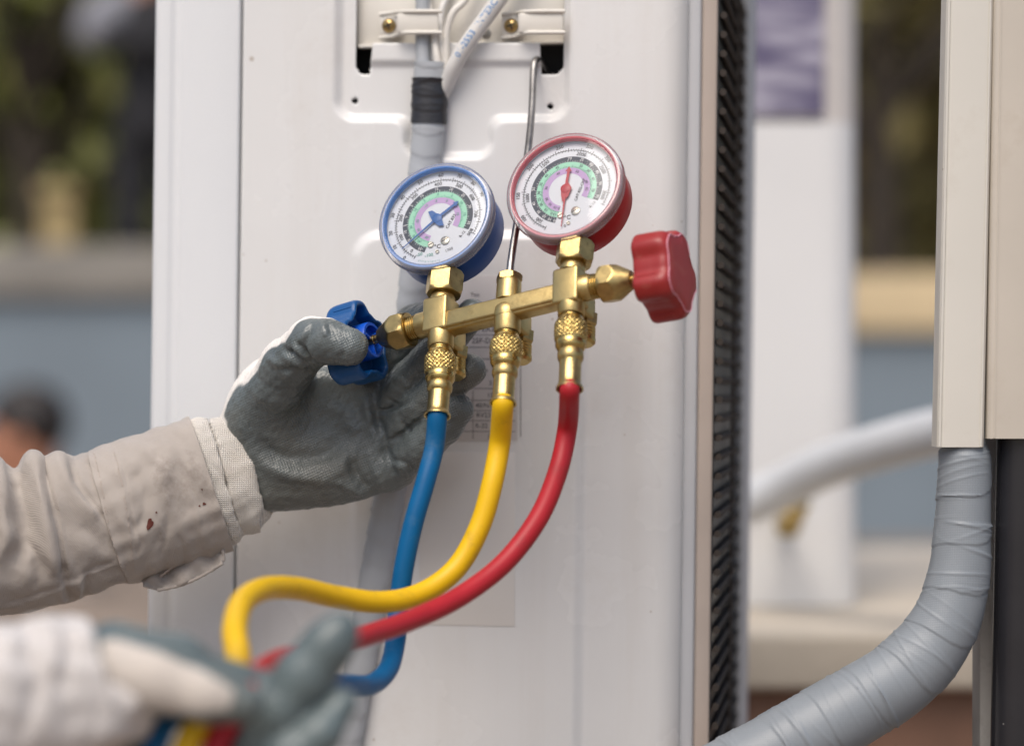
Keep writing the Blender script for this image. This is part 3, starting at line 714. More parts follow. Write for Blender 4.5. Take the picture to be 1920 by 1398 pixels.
# valves
def valve(A, B, marks):
    A = np.asarray(A); B = np.asarray(B); P = lambda s: A + (B - A) * s
    m = marks
    mk('valve_neck', lathe(P(0), P(m[0]), [(0, 25), (.85, 25), (1, 23)], 36), M['brass'], man, 40)
    mk('valve_thread', threads(P(m[0]), P(m[1]), 24, 4, 1.8), M['brass_turned'], man, 40)
    # packing nut: hexagon running out into a cone
    seg = 60; x, y, z = frame(B - A); th = np.arange(seg) * 2 * np.pi / seg; hx = 38 * hexr(th); V = []
    pf = [(m[1], 31), (m[1] + .01, 33.5), (m[1] + .04, 36), (m[1] + .07, 39.5)] + [(m[1] + .07 + (m[2] - m[1] - .07) * q, 39.5 - max(0, (q - .28) / .72) ** 1.0 * 22) for q in np.linspace(.1, 1, 22)] + [(m[2] + .005, 15), (m[2] + .005, 10)]
    for s_, lim in pf:
        r_ = np.minimum(hx, lim); V.append(P(s_) + np.outer(np.cos(th + .5) * r_, x) + np.outer(np.sin(th + .5) * r_, y))
    n = len(pf); F = [[k * seg + i, k * seg + (i + 1) % seg, (k + 1) * seg + (i + 1) % seg, (k + 1) * seg + i] for k in range(n - 1) for i in range(seg)]
    F += [list(range(seg))[::-1], [(n - 1) * seg + i for i in range(seg)]]
    mk('packing_nut', (np.concatenate(V), F), M['brass_dull'], man, 25)
    mk('valve_stem', lathe(P(m[2]), P(1.12), [(0, 9), (.3, 9), (.33, 8), (.4, 8), (.43, 9), (1, 9)], 24), M['brass_turned'], man, 40)
XR = nrm(rut(.905, .15, .40))
LA, LB = MP(806, 606), MP(699, 637)
RA = MP(1092, 541); RB = RA + XR * 118
valve(LA, LB, (.20, .34, .86)); valve(RA, RB, (.17, .33, .84))
def star(th, n, depth, ph=0.): 
    c = (.5 - .5 * np.cos(n * (th + ph))); return 1 - depth * ss(c * 1.15 - .05)
def knob(A, axis, R_, th_, mt, line, hollow, ph):
    """lobed hand knob: A = centre of the stem side, axis points away from the valve"""
    x, y, z = frame(axis); seg = 120; th = np.arange(seg) * 2 * np.pi / seg
    st = star(th, 5, .20, ph); V = []
    prof = [(0, .93), (.02, .96), (.06, .985), (.12, 1.0), (.5, 1.0), (.62, 1.0), (.72, .995), (.84, .97), (.92, .92), (.97, .86), (1.0, .77), (1.015, .6), (1.02, .3), (1.02, .02)]
    if hollow: prof = [(.45, .05), (.45, .70), (.40, .80), (.05, .84), (.005, .86), (-.005, .89)] + prof[0:]
    for s_, m_ in prof:
        sk = 1 - (1 - st) * (1 - .25 * float(ss((s_ - .55) / .45)))
        k_ = sk * m_ if m_ > .5 else (1 - (1 - sk) * m_) * m_
        V.append(A + z * th_ * s_ + np.outer(np.cos(th) * R_ * k_, x) + np.outer(np.sin(th) * R_ * k_, y))
    n = len(prof); F = [[k * seg + i, k * seg + (i + 1) % seg, (k + 1) * seg + (i + 1) % seg, (k + 1) * seg + i] for k in range(n - 1) for i in range(seg)]
    F += [list(range(seg))[::-1], [(n - 1) * seg + i for i in range(seg)]]
    kb = mk('knob', (np.concatenate(V), F), M[mt], man, 50)
    if line:
        sk = 1 - (1 - st) * .75; lp_ = A + z * th_ * .972 + np.outer(np.cos(th) * R_ * .865 * sk, x) + np.outer(np.sin(th) * R_ * .865 * sk, y)
        sub = lp_[10:112]
        mk('worn_edge_line', sweep(sub, 1.5, 6), M[line], kb, 60)
    for k in range(5):  # grip lines along the lobes
        for dth in (-.33,):
            a = -ph + (k) * 2 * np.pi / 5 + dth; rr_ = R_ * star(np.array([a]), 5, .20, ph)[0] + .2
            dv = np.cos(a) * x + np.sin(a) * y
            mk('grip_line', sweep([A + dv * rr_ + z * th_ * q for q in (.12, .4, .68)], 1.3, 6), M[mt], kb, 60)
    return kb
kr = knob(RB + XR * 10, XR, 87, 70, 'knob_red', 'knob_line', False, .25)
mk('hub', lathe(RB + XR * 3, RB + XR * 22, [(0, 30), (.1, 33), (1, 40)], 36), M['red_ring'], kr, 40)
XL = nrm(LB - LA); KB = LB + XL * 10
kb = knob(KB, XL, 84, 72, 'knob_blue', None, True, .95)
mk('hub', lathe(KB + XL * 40, KB - XL * 12, [(0, 36), (.9, 36), (1, 34.5), (1, 29), (.75, 28), (.72, 8)], 40), M['knob_hub'], kb, 40)
for a in (.5, 2.6, 4.7):
    x, y, z = frame(XL); dv = np.cos(a) * x + np.sin(a) * y
    mk('hub_rib', rbox(KB - XL * 4 + dv * 18, dv, nrm(np.cross(dv, XL)), XL, 24, 5, 14, 1), M['knob_hub'], kb, 40)
# the wire hook that carries the set
hk = catmull([MP(955, 528), MP(955.5, 515), U(961, 470, -52), U(974, 390, -112), U(989, 290, -200), U(997, 210, -286), U(1000, 140, -352), U(1003, 116, -372), U(1010, 112, -388), U(1017, 124, -402), U(1025, 138, -416), U(1034, 142, -440)], 10)
mk('hook', sweep(hk, 7.2, 16), M['steel'], man, 70)

# ---- gauges
GN = nrm(rut(-.345, .425, .837)); GU = rut(.015, .905, -.43); GU = nrm(GU - GN * np.dot(GU, GN)); GX_ = nrm(np.cross(GU, GN))
if GX_[0] < 0: GX_ = -GX_
def gauge(rim_px, t0, pre, red, KS=1.06):
    C = U(rim_px[0], rim_px[1], t0)            # centre of the front rim
    def mkg(name, geo, *a): return mk(name, (C + (np.asarray(geo[0]) - C) * KS, geo[1]), *a)
    gm = mkg('gauge', lathe(C - GN * 88, C - GN * 8, [(0, 60), (0, 96), (.03, 100), (.08, 102.5), (.5, 103.5), (1, 103.5), (1, 98.5), (.85, 98.5), (.85, 20)], 96), M['red_case' if red else 'blue_case'], man, 40)
    gm['label'] = ('red' if red else 'blue') + ' cased dial gauge'
    # coloured ring inside the clear bezel
    mkg('case_ring', lathe(C - GN * 10, C - GN * 1.5, [(0, 104), (.7, 104), (1, 103), (1, 97.5), (.2, 97), (0, 97)], 96, cap=False), M['red_ring' if red else 'blue_ring'], gm, 40)
    mkg('inner_wall', lathe(C - GN * 16, C - GN * 4, [(0, 98), (.9, 98.3), (1, 99)], 96, cap=False), M['dial'], gm, 60)
    # ribbed clear bezel
    seg = 300; th = np.arange(seg) * 2 * np.pi / seg; rib = np.where(np.arange(seg) % 2 == 0, 1.0, .986); one = np.ones(seg)
    pf = [(-21, 105, 0), (-20.5, 109.5, 0), (-19, 110.5, 1), (-15.4, 110.5, 1), (-14.9, 109, 0), (-14.4, 110.5, 1), (-10.4, 110.5, 1), (-9.9, 109, 0), (-9.4, 110.5, 1), (-5, 110.5, 1), (-3.6, 110, 0), (-1, 109, 0), (1.2, 107, 0), (2.4, 104, 0), (2.0, 100.5, 0), (0, 98.6, 0), (-3, 98.2, 0)]
    V = []
    for z_, r_, q in pf:
        rr_ = r_ * (rib if q else one); V.append(C + GN * z_ + np.outer(np.cos(th) * rr_, GX_) + np.outer(np.sin(th) * rr_, GU))
    n = len(pf); F = [[k * seg + i, k * seg + (i + 1) % seg, (k + 1) * seg + (i + 1) % seg, (k + 1) * seg + i] for k in range(n - 1) for i in range(seg)]
    V = np.concatenate(V); q = F[9 * seg]; nn_ = np.cross(V[q[1]] - V[q[0]], V[q[2]] - V[q[0]])
    if np.dot(nn_, V[q[0]] - C) < 0: F = [q[::-1] for q in F]
    V = [V]
    bz = mkg('bezel', (np.concatenate(V), F), M['bezel'], gm, 30)
    # lens, slightly domed
    ang = np.linspace(0, 1, 8); pf = [(z_, r_) for z_, r_ in ((-1.0, 98.5), (-.4, 92), (.6, 70), (1.2, 40), (1.4, 6))]
    V = []; sg = 64; t2 = np.arange(sg) * 2 * np.pi / sg
    for z_, r_ in pf: V.append(C + GN * z_ + np.outer(np.cos(t2) * r_, GX_) + np.outer(np.sin(t2) * r_, GU))
    F = [[k * sg + i, k * sg + (i + 1) % sg, (k + 1) * sg + (i + 1) % sg, (k + 1) * sg + i] for k in range(len(pf) - 1) for i in range(sg)] + [[(len(pf) - 1) * sg + i for i in range(sg)]]
    V = np.concatenate(V); nn_ = np.cross(V[F[0][1]] - V[F[0][0]], V[F[0][2]] - V[F[0][0]])
    if np.dot(nn_, GN) < 0: F = [q[::-1] for q in F]
    V = [V]
    mkg('lens', (np.concatenate(V), F), M['lens'], gm, 180)
    # dial and its print
    DC = C - GN * 15
    def disc(r0, r1, a0, a1, z_, n=90):
        aa = np.linspace(a0, a1, n); V = np.concatenate([DC + GN * z_ + np.outer(np.cos(aa) * r, GX_) + np.outer(np.sin(aa) * r, GU) for r in (r0, r1)])
        return V, [[i, i + 1, n + i + 1, n + i][::1 if a1 < a0 else -1] for i in range(n - 1)]
    mkg('dial_face', disc(.5, 98.2, 2 * np.pi, 0, 0, 97), M['dial'], gm, None)
    zx, zy, zs = pre['zoom']; hub = pre['hub']
    a2 = np.array([[GX_[0], GU[0]], [GX_[2], GU[2]]]); inv = np.linalg.inv(a2)
    def uv(zp):
        d = np.array([(zp[0] - hub[0]) / zs, -(zp[1] - hub[1]) / zs]) * .985; return inv @ d
    def angl(zp): q = uv(zp); return math.atan2(q[1], q[0])
    a_s = angl(pre['start']); a_e = angl(pre['end'])
    while a_s < a_e: a_s += 2 * np.pi
    R3, R2, R1, R0 = 68, 57, 45, 33.5
    mkg('slate_band', disc(R2, R3, a_s, a_e, .35), M['ink_dark'], gm, None)
    mkg('mint_band', disc(R1, R2, a_s + .10, a_e - .02, .35), M['ink_green'], gm, None)
    mkg('lilac_band', disc(R0, R1, a_s + .0, a_e - .04, .35), M['ink_lilac'], gm, None)
    def ticks(r, l0, l1, aa0, aa1, n, w, every):
        g = []
        for k in range(n + 1):
            a = aa0 + (aa1 - aa0) * k / n; l = l1 if k % every == 0 else (l0 + l1) / 2 if every % 2 == 0 and k % (every // 2) == 0 else l0
            dv = np.cos(a) * GX_ + np.sin(a) * GU; dn = -np.sin(a) * GX_ + np.cos(a) * GU; c = DC + GN * .8
            g.append((np.array([c + dv * r - dn * w, c + dv * (r + l) - dn * w, c + dv * (r + l) + dn * w, c + dv * r + dn * w]), [[0, 1, 2, 3]]))
        return g
    bk = ticks(81, 2.8, 5.0, a_s - .18, a_e - .05, 80, .55, 5) + ticks(81, -2.2, -3.6, a_s - .18, a_e - .05, 64, .5, 4) + [disc(80.6, 81.4, a_s - .18, a_e - .05, .8)]
    gr = ticks(R1, 3.2, 5.0, a_s, a_e, 80, .35, 5) + ticks(R2, 3, 4.5, a_s, a_e, 70, .35, 5)
    wt = ticks(R2, 2.4, 4.0, a_s, a_e, 60, .42, 5)
    gd = []
    if not red: gd += ticks(84, 2, 4, a_s + .42, a_s - .05, 12, .4, 4)
    def word(s_, zp, size, rot=None, z_=.9, rad=None):
        q = uv(zp); a = math.atan2(q[1], q[0])
        if rad: q = np.array([math.cos(a), math.sin(a)]) * rad
        rot = a - np.pi / 2 if rot is None else rot
        return place2d(text2d(s_), DC + GX_ * q[0] + GU * q[1] + GN * z_, GX_, GU, size, rot)
    for s_, x, y in pre['outer']: bk.append(word(s_, (x, y), 7.2, rad=91.5))
    for s_, x, y in pre['inner']: bk.append(word(s_, (x, y), 7.0, rad=73.5))
    for s_, x, y in pre['slate']: wt.append(word(s_, (x, y), 5.6, rad=63.6))
    for s_, x, y in pre['mint']: gr.append(word(s_, (x, y), 5.4, rad=52))
    for s_, x, y in pre['lilac']: gr.append(word(s_, (x, y), 5.0, rad=39))
    for s_, x, y in pre.get('teal', []): gd.append(word(s_, (x, y), 6.4, 0.05))
    for s_, x, y, sz, rt in pre['free']: bk.append(word(s_, (x, y), sz, rt))
    mkg('black_print', join(*bk), M['ink_black'], gm, None)
    mkg('band_print', join(*gr), M['ink_green_dark'] if not red else M['ink_dark'], gm, None)
    mkg('white_print', join(*wt), M['ink_white'], gm, None)
    if gd: mkg('teal_print', join(*gd), M['ink_green_dark'], gm, None)
    # screws in the dial
    for (x, y), r_ in pre['screws']:
        q = uv((x, y)); c = DC + GX_ * q[0] + GU * q[1]
        sw = mkg('dial_screw', lathe(c, c + GN * 3.4, [(0, r_), (.7, r_), (1, r_ * .8)], 24), M['dial_screw'], gm, 40)
        mkg('slot', rbox(c + GN * 3.3, nrm(GX_ + GU * .45), nrm(GU - GX_ * .45), GN, r_ * 1.6, 1.5, .8), M['dark_inside'], gm, None)
    # needle
    q = uv(pre['tip']); a = math.atan2(q[1], q[0]); L = np.hypot(*q); q2 = uv(pre['tail']); a_t = math.atan2(q2[1], q2[0]); L2 = np.hypot(*q2)
    def poly(pts, ang_, z0, z1):
        dv = np.cos(ang_) * GX_ + np.sin(ang_) * GU; dn = -np.sin(ang_) * GX_ + np.cos(ang_) * GU; n = len(pts)
        lo = np.array([DC + GN * z0 + dv * p[0] + dn * p[1] for p in pts]); hi = np.array([DC + GN * z1 + dv * p[0] + dn * p[1] for p in pts])
        return np.concatenate([lo, hi]), [list(range(n))[::-1], list(range(n, 2 * n))] + [[i, (i + 1) % n, n + (i + 1) % n, n + i] for i in range(n)]
    ng = [poly([(-4, -2.6), (L - 9, -2.4), (L - 10, -6), (L, 0), (L - 10, 6), (L - 9, 2.4), (-4, 2.6)], a, 4.2, 5.2),
          poly([(0, 2.6), (L2 * .4, 1.6), (L2, .55), (L2, -.55), (L2 * .4, -1.6), (0, -2.6)], a_t, 4.2, 5.2),
          lathe(DC + GN * 2, DC + GN * 6.4, [(0, 9.5), (.75, 9.5), (1, 7)], 28)]
    if not red: ng.append(poly([(16, -7), (22, 0) , (2, 8), (-20, 4), (-24, -3), (-2, -9)], a - np.pi / 2 + .1, 4.3, 5.0))
    else: ng.append(poly([(14, 0), (2, 10), (-16, 4), (-27, -2), (-14, -10), (3, -11)], a - .15, 4.3, 5.0))
    mkg('needle', join(*ng), M['needle_red' if red else 'needle_blue'], gm, 40)
    return gm
blue = dict(zoom=(700, 290, 5.823), hub=(705, 690), start=(575, 1030), end=(1010, 800), tip=(938, 508), tail=(335, 1015),
    outer=[('10', 250, 985), ('20', 220, 825), ('30', 265, 640), ('40', 375, 475), ('50', 540, 340), ('60', 730, 262), ('70', 920, 250), ('80', 1080, 310), ('90', 1172, 430), ('0', 355, 1100)],
    inner=[('0', 435, 1023), ('100', 338, 870), ('200', 360, 670), ('300', 495, 478), ('400', 705, 362), ('500', 915, 355), ('600', 1070, 460), ('700', 1122, 640), ('800', 1048, 835)],
    slate=[('-50', 525, 1015), ('-20', 412, 920), ('10', 375, 818), ('5', 382, 745), ('0', 412, 660), ('5', 472, 560), ('10', 562, 480), ('15', 690, 415), ('20', 832, 397), ('25', 972, 437), ('30', 1062, 555), ('35', 1060, 740)],
    mint=[('-40', 515, 925), ('30', 465, 865), ('20', 450, 762), ('10', 515, 605), ('5', 592, 528), ('0', 705, 475), ('5', 838, 465), ('10', 955, 515), ('15', 1003, 640)],
    lilac=[('-50', 598, 880), ('-30', 535, 790), ('-20', 542, 705), ('-10', 618, 592), ('-5', 690, 550), ('0', 780, 535), ('10', 925, 635)],
    teal=[('-50', 515, 1070), ('-100', 618, 1080)],
    free=[('\u00b0C', 708, 988, 8.5, .02), ('CAT.832', 848, 715, 6.0, 1.05), ('R-12', 972, 858, 5.2, .85), ('1700', 832, 1025, 5.6, .28)],
    screws=[((790, 925), 8.4), ((638, 968), 6.0), ((708, 1045), 3.6)])
redd = dict(zoom=(940, 240, 5.826), hub=(708, 663), start=(580, 1035), end=(1015, 785), tip=(750, 422), tail=(658, 1078),
    outer=[('100', 262, 965), ('150', 252, 715), ('200', 405, 455), ('250', 655, 280), ('300', 940, 236), ('350', 1150, 338)],
    inner=[('500', 412, 1000), ('1000', 352, 735), ('1500', 537, 446), ('2000', 850, 330), ('2500', 1090, 455), ('3000', 1098, 735)],
    slate=[('0', 572, 1018), ('10', 520, 1003), ('20', 460, 968), ('30', 412, 905), ('40', 388, 800), ('50', 425, 650), ('60', 540, 500), ('70', 740, 388), ('75', 858, 375), ('80', 963, 408), ('85', 1040, 480), ('90', 1077, 605), ('95', 1045, 752)],
    mint=[('-15', 585, 945), ('0', 540, 935), ('10', 495, 880), ('20', 463, 810), ('25', 465, 750), ('30', 480, 685), ('35', 515, 615), ('40', 565, 555), ('45', 645, 495), ('55', 840, 450), ('60', 930, 480), ('65', 995, 555), ('70', 1000, 680)],
    lilac=[('0-10', 605, 862), ('10', 550, 810), ('20', 540, 745), ('30', 570, 650), ('40', 660, 560), ('50', 795, 520), ('60', 905, 590), ('65', 922, 665)],
    free=[('\u00b0C', 715, 970, 8.5, .02), ('CAT.832-CKP', 850, 670, 5.6, 1.2), ('R-12', 978, 835, 5.2, .85), ('0', 690, 1060, 5.6, .2)],
    screws=[((802, 900), 8.4), ((645, 945), 6.0), ((725, 1030), 3.6)])
gt = lambda p, q: float(-(MP(*p)[1])) + q
gauge((815, 404), float(-MP(829, 420)[1]) + 35, blue, False, 1.075)
gauge((1057, 348), float(-MP(1071, 364)[1]) + 35, redd, True, 1.05)

# ------------------------------------------------------------------ hoses with knurled couplings
def hose(colr, label, c_top, c_bot, f_bot, path, r):
    h = thing(colr + '_hose', label, 'hose', f_bot * S, 'charging hoses of the gauge set')
    A, B, E = c_top, c_bot, f_bot; L = np.linalg.norm(B - A)
    seg, rows = 132, 26; x, y, z = frame(B - A); th = np.arange(seg) * 2 * np.pi / seg; V = []
    # diamond knurl: two crossed sets of grooves
    rr0 = 29.0
    pre_ = [(-.18, 22), (-.17, 24.5), (-.03, 26.5)]
    for s_, r_ in pre_: V.append(A + (B - A) * s_ + np.outer(np.cos(th) * r_, x) + np.outer(np.sin(th) * r_, y))
    for k in range(rows):
        s_ = k / (rows - 1); zz = s_ * L; n = 25
        u1 = (th * n / (2 * np.pi) + zz / 8.6) % 1; u2 = (th * n / (2 * np.pi) - zz / 8.6) % 1
        g = np.minimum(np.minimum(u1, 1 - u1), np.minimum(u2, 1 - u2)); hgt = np.clip(g / .26, 0, 1) * 2.3
        edge = min(1, min(s_, 1 - s_) * 9); bulge = 1.2 * math.sin(math.pi * s_)
        r_ = rr0 - 1.5 + bulge + hgt * edge
        V.append(A + (B - A) * s_ + np.outer(np.cos(th) * r_, x) + np.outer(np.sin(th) * r_, y))
    for s_, r_ in [(1.03, 27.2), (1.05, 28.3), (1.22, 28.3), (1.25, 27.4), (1.28, 27.4), (1.40, 25), (1.5, 22), (1.5, 17)]:
        V.append(A + (B - A) * s_ + np.outer(np.cos(th) * r_, x) + np.outer(np.sin(th) * r_, y))
    n = len(V); F = [[k * seg + i, k * seg + (i + 1) % seg, (k + 1) * seg + (i + 1) % seg, (k + 1) * seg + i] for k in range(n - 1) for i in range(seg)]
    mk('knurled_nut', (np.concatenate(V), F), M['brass_turned'], h, 35)
    F0 = A + (B - A) * 1.42
    def oct_(t_, k): return np.ones(len(t_)) if k < 6 or k > 9 else 1 - .03 * np.abs(np.cos(4 * t_))
    mk('ferrule', lathe(F0, E, [(0, 16), (0, 21), (.06, 23.5), (.14, 24.3), (.22, 24), (.28, 22), (.31, 20.8), (.5, 20.6), (.75, 20.8), (.86, 21.2), (.90, 22.5), (.95, 24.8), (1.0, 25.2), (1.0, 22.8), (.97, 21.0), (.9, r + .4)], 48, rfun=oct_, cap=False), M['brass_dull'], h, 30)
    P = catmull([F0 + (E - F0) * .93, E + (E - F0) * .08] + path, 14)
    mk('tube', sweep(P, r, 24), M['hose_' + colr], h, 80)
    return h
HT = 1200.0
hose('blue', 'blue rubber charging hose with knurled brass coupling under the blue gauge', MP(826, 667), MP(825.5, 702), MP(820, 780),
     [U(814, 840, 34), U(797, 905, 60), U(774, 985, 80), U(757, 1065, 90), U(747, 1140, 100), U(741, 1205, 130), U(727, 1255, 190), U(695, 1283, 280), U(650, 1284, 420), U(590, 1290, 640), U(500, 1315, 860), U(400, 1320, HT - 80), U(325, 1340, HT - 70), U(292, 1390, HT - 50), U(260, 1500, HT - 40), U(240, 1800, HT - 60)], 18.5)
hose('yellow', 'yellow rubber charging hose with knurled brass coupling at the middle port', MP(949.5, 638), MP(948, 673), MP(943, 757),
     [U(937, 830, 60), U(922, 910, 80), U(898, 990, 95), U(855, 1065, 115), U(790, 1112, 150), U(715, 1128, 205), U(630, 1118, 280), U(560, 1103, 370), U(498, 1103, 480), U(455, 1128, 600), U(440, 1180, 730), U(446, 1240, 850), U(425, 1295, HT - 80), U(382, 1345, HT - 60), U(352, 1395, HT - 50), U(320, 1500, HT - 40), U(310, 1800, HT - 60)], 20)
hose('red', 'red rubber charging hose with knurled brass coupling under the red gauge', MP(1070, 605), MP(1070, 641), MP(1068, 730),
     [U(1064, 800, 80), U(1047, 880, 100), U(1010, 970, 130), U(945, 1055, 170), U(862, 1118, 230), U(775, 1160, 320), U(690, 1190, 450), U(600, 1215, 620), U(520, 1240, 800), U(475, 1275, HT - 110), U(445, 1330, HT - 70), U(410, 1390, HT - 50), U(395, 1480, HT - 40), U(380, 1800, HT - 60)], 18.5)
# ------------------------------------------------------------------ the worker: two gloved hands and sleeves
worker = thing('person', 'worker in dirty beige coverall and grey coated gloves turning the blue knob and gripping hoses', 'person', (U(-1050, 699, 900)[0] * S, -900 * S, GROUND))
def P2(pts, t): return [(lambda u: (u[0], u[2]))(U(x, y, t)) for x, y in pts]
def hand_left():
    fd = Field(U(330, 1010, -330), U(960, 530, 40), 2.6)
    fd = Field((-600, -20, -300), (-10, 380, 190), 2.6)
    X = fd.X[:, 0, 0][:, None]; Z = fd.Z[0, 0, :][None, :]
    px = X / 1.06 + 960
    tc = -280 + (px - 450) * .06 + 0 * Z
    palm = fd.slab(P2([(405, 805), (432, 748), (462, 700), (505, 662), (552, 668), (584, 684), (640, 682), (695, 684), (732, 730), (764, 800), (782, 862), (768, 900), (705, 918), (645, 938), (560, 953), (492, 962), (452, 930), (424, 875)], -270), tc, 46, 42)
    thumb = fd.chain([(U(490, 775, -250), 62), (U(540, 685, -165), 52), (U(586, 640, -92), 45), (U(612, 640, -74), 42), (U(655, 650, -58), 36.5)], 14)
    thenar = fd.ellip(U(505, 775, -250), (72, 52, 95))
    heel = fd.ellip(U(600, 880, -255), (135, 40, 62))
    base = smin(smin(palm, thumb, 38), smin(thenar, heel, 40), 30)
    F1 = fd.chain([(U(680, 745, -285), 38), (U(735, 665, -272), 37), (U(776, 606, -240), 36), (U(812, 592, -196), 32)], 12)
    F2 = fd.chain([(U(700, 782, -266), 39), (U(768, 712, -212), 37), (U(835, 640, -150), 34), (U(884, 590, -126), 31)], 12)
    F3 = fd.chain([(U(716, 838, -262), 38), (U(788, 762, -190), 36), (U(838, 717, -142), 35.5), (U(880, 694, -120), 33)], 12)
    F4 = fd.chain([(U(730, 884, -256), 36), (U(795, 836, -188), 35), (U(835, 796, -150), 34), (U(858, 768, -132), 31)], 12)
    fing = np.minimum(np.minimum(F1, F2), np.minimum(F3, F4))
    fing = smin(smin(F1, F2, 6), smin(F3, F4, 6), 6)
    F = smin(base, fing, 22)
    V, Q = fd.mesh(F); V = relax(V, Q, 2); N = vnormals(V, Q)
    N0 = vnormals(relax(V, Q, 8), Q)
    V = crease(V, N, [
        ([(706, 712), (702, 760), (716, 812), (728, 862), (742, 905)], -9, 9, 3),
        ([(535, 655), (560, 672), (582, 690)], -11, 6, 4), ([(556, 640), (572, 664), (588, 684)], -9, 5, 3.5), ([(585, 612), (570, 650), (580, 676)], -6, 5, 2),
        ([(520, 690), (560, 695), (590, 700)], -8, 7), ([(500, 668), (530, 690), (548, 706)], 6, 9),
        ([(480, 815), (510, 850), (560, 862), (612, 850), (650, 818)], -8, 15, 6),
        ([(500, 872), (560, 894), (612, 898), (646, 872), (668, 838)], 8, 15),
        ([(652, 850), (668, 890), (690, 918)], -8, 10, 4), ([(690, 838), (702, 880), (722, 912)], 7, 10),
        ([(625, 900), (660, 918), (690, 930)], 4, 8), ([(470, 735), (520, 752), (575, 745)], 6, 20), ([(590, 745), (640, 775), (672, 815)], 4, 18),
        ([(706, 772), (735, 766), (768, 752)], -6, 5, 3), ([(728, 828), (757, 812), (790, 784)], -6, 5, 3),
        ([(730, 862), (760, 868), (778, 890)], -5, 6, 3), ([(722, 745), (748, 758)], -3, 4), ([(745, 705), (770, 728)], 3, 6), ([(752, 790), (772, 812)], -4, 5, 2), ([(642, 628), (646, 650), (640, 672)], -2.5, 5, 1.5), ([(615, 606), (622, 630)], -4, 5, 3),
        ([(850, 690), (872, 712)], -1.5, 5), ([(848, 765), (865, 782)], -1.5, 5)], .05)
    N = vnormals(V, Q); V = V + N * (vnoise(V, 40, 2) * .7 + vnoise(V, 11, 4) * .12)[:, None]; N = vnormals(V, Q)
    p = to_px(V)
    c = nrm(rut(.42, -.30, .86)); d = N0 @ c
    coat = np.clip((d + .02) * 14 + .5, 0, 1)
    wrist = np.interp(p[:, 1], [560, 640, 700, 790, 850, 900, 965, 1000], [300, 300, 380, 424, 428, 444, 486, 500])
    coat = np.minimum(coat, np.clip((p[:, 0] - wrist) / 2.5, 0, 1))
    thm = (V[:, 1] < 150) & (p[:, 0] < 700) & (p[:, 1] < 700)
    coat = np.where((p[:, 0] > 676) | (thm & (p[:, 0] > 630)), 1, coat)
    back = (V[:, 1] > 300) & (p[:, 0] < 690); coat = np.where(back, 0, coat)
    return (V, Q), coat
g, coat = hand_left()
gl = mk('glove', g, M['glove'], worker, 180, attr=coat); gl['label'] = 'grey rubber coated glove, palm to the camera, at the blue knob'
def loft(rings, seg=96, disp=None, sub=6, perp=None):
    """fabric tube: rings (px, py, t, half height, half depth); cross sections stand across the arm axis"""
    A = np.array([[*U(r[0], r[1], r[2]), r[3] * fs(r[2]), r[4] * fs(r[2])] for r in rings]); A = catmull(A, sub)
    C = A[:, :3]; T = np.gradient(C, axis=0); T /= np.linalg.norm(T, axis=1)[:, None]
    th = np.arange(seg) * 2 * np.pi / seg; V = []
    s = np.concatenate([[0], np.cumsum(np.linalg.norm(np.diff(C, axis=0), axis=1))])
    for k in range(len(A)):
        w = np.cross(T[k], EY); w = nrm(w); w = w if w[2] > 0 else -w; dpt = nrm(np.cross(w, T[k])); dpt = dpt if dpt[1] > 0 else -dpt
        ct, st = np.cos(th), np.sin(th); e = .9
        a = np.sign(st) * np.abs(st) ** e * A[k, 3]; b = np.sign(ct) * np.abs(ct) ** e * A[k, 4]
        V.append(C[k] + np.outer(a, w) - np.outer(b, dpt))
    n = len(A); V = np.concatenate(V)
    Q = np.array([[k * seg + i, k * seg + (i + 1) % seg, (k + 1) * seg + (i + 1) % seg, (k + 1) * seg + i] for k in range(n - 1) for i in range(seg)])
    N = vnormals(V, Q)
    cen = np.repeat(C, seg, 0)
    if np.mean(np.sum(N * (V - cen), 1)) < 0: Q = Q[:, ::-1]; N = -N
    return V, Q, N
# knitted wrist cuff, rolled in folds
kn = loft([(366, 916, -262, 96, 84), (376, 911, -263, 104, 90), (384, 908, -264, 114, 94), (394, 905, -265, 122, 90), (406, 901, -266, 124, 90), (416, 898, -267, 121, 86), (423, 896, -268, 113, 78), (429, 894, -268, 109, 73), (436, 892, -268, 114, 76), (443, 889, -269, 114, 72), (449, 887, -273, 109, 58), (454, 885, -276, 104, 46), (460, 882, -280, 100, 38), (468, 878, -284, 95, 30), (480, 872, -286, 86, 22), (498, 866, -288, 72, 14)], 110, sub=5)
V, Q, N = kn
V = crease(V, N, [([(372, 790), (392, 812), (412, 850), (436, 930), (452, 1000)], 3, 8), ([(402, 800), (440, 880), (470, 960)], -4, 4, 2), ([(395, 870), (420, 900), (432, 950)], -3, 4, 2)], .0)
V = V + vnormals(V, Q) * (vnoise(V, 80, 8) * 1.8 + vnoise(V, 18, 9) * .3)[:, None]
mk('knit_cuff', (V, Q), M['knit'], gl, 180)
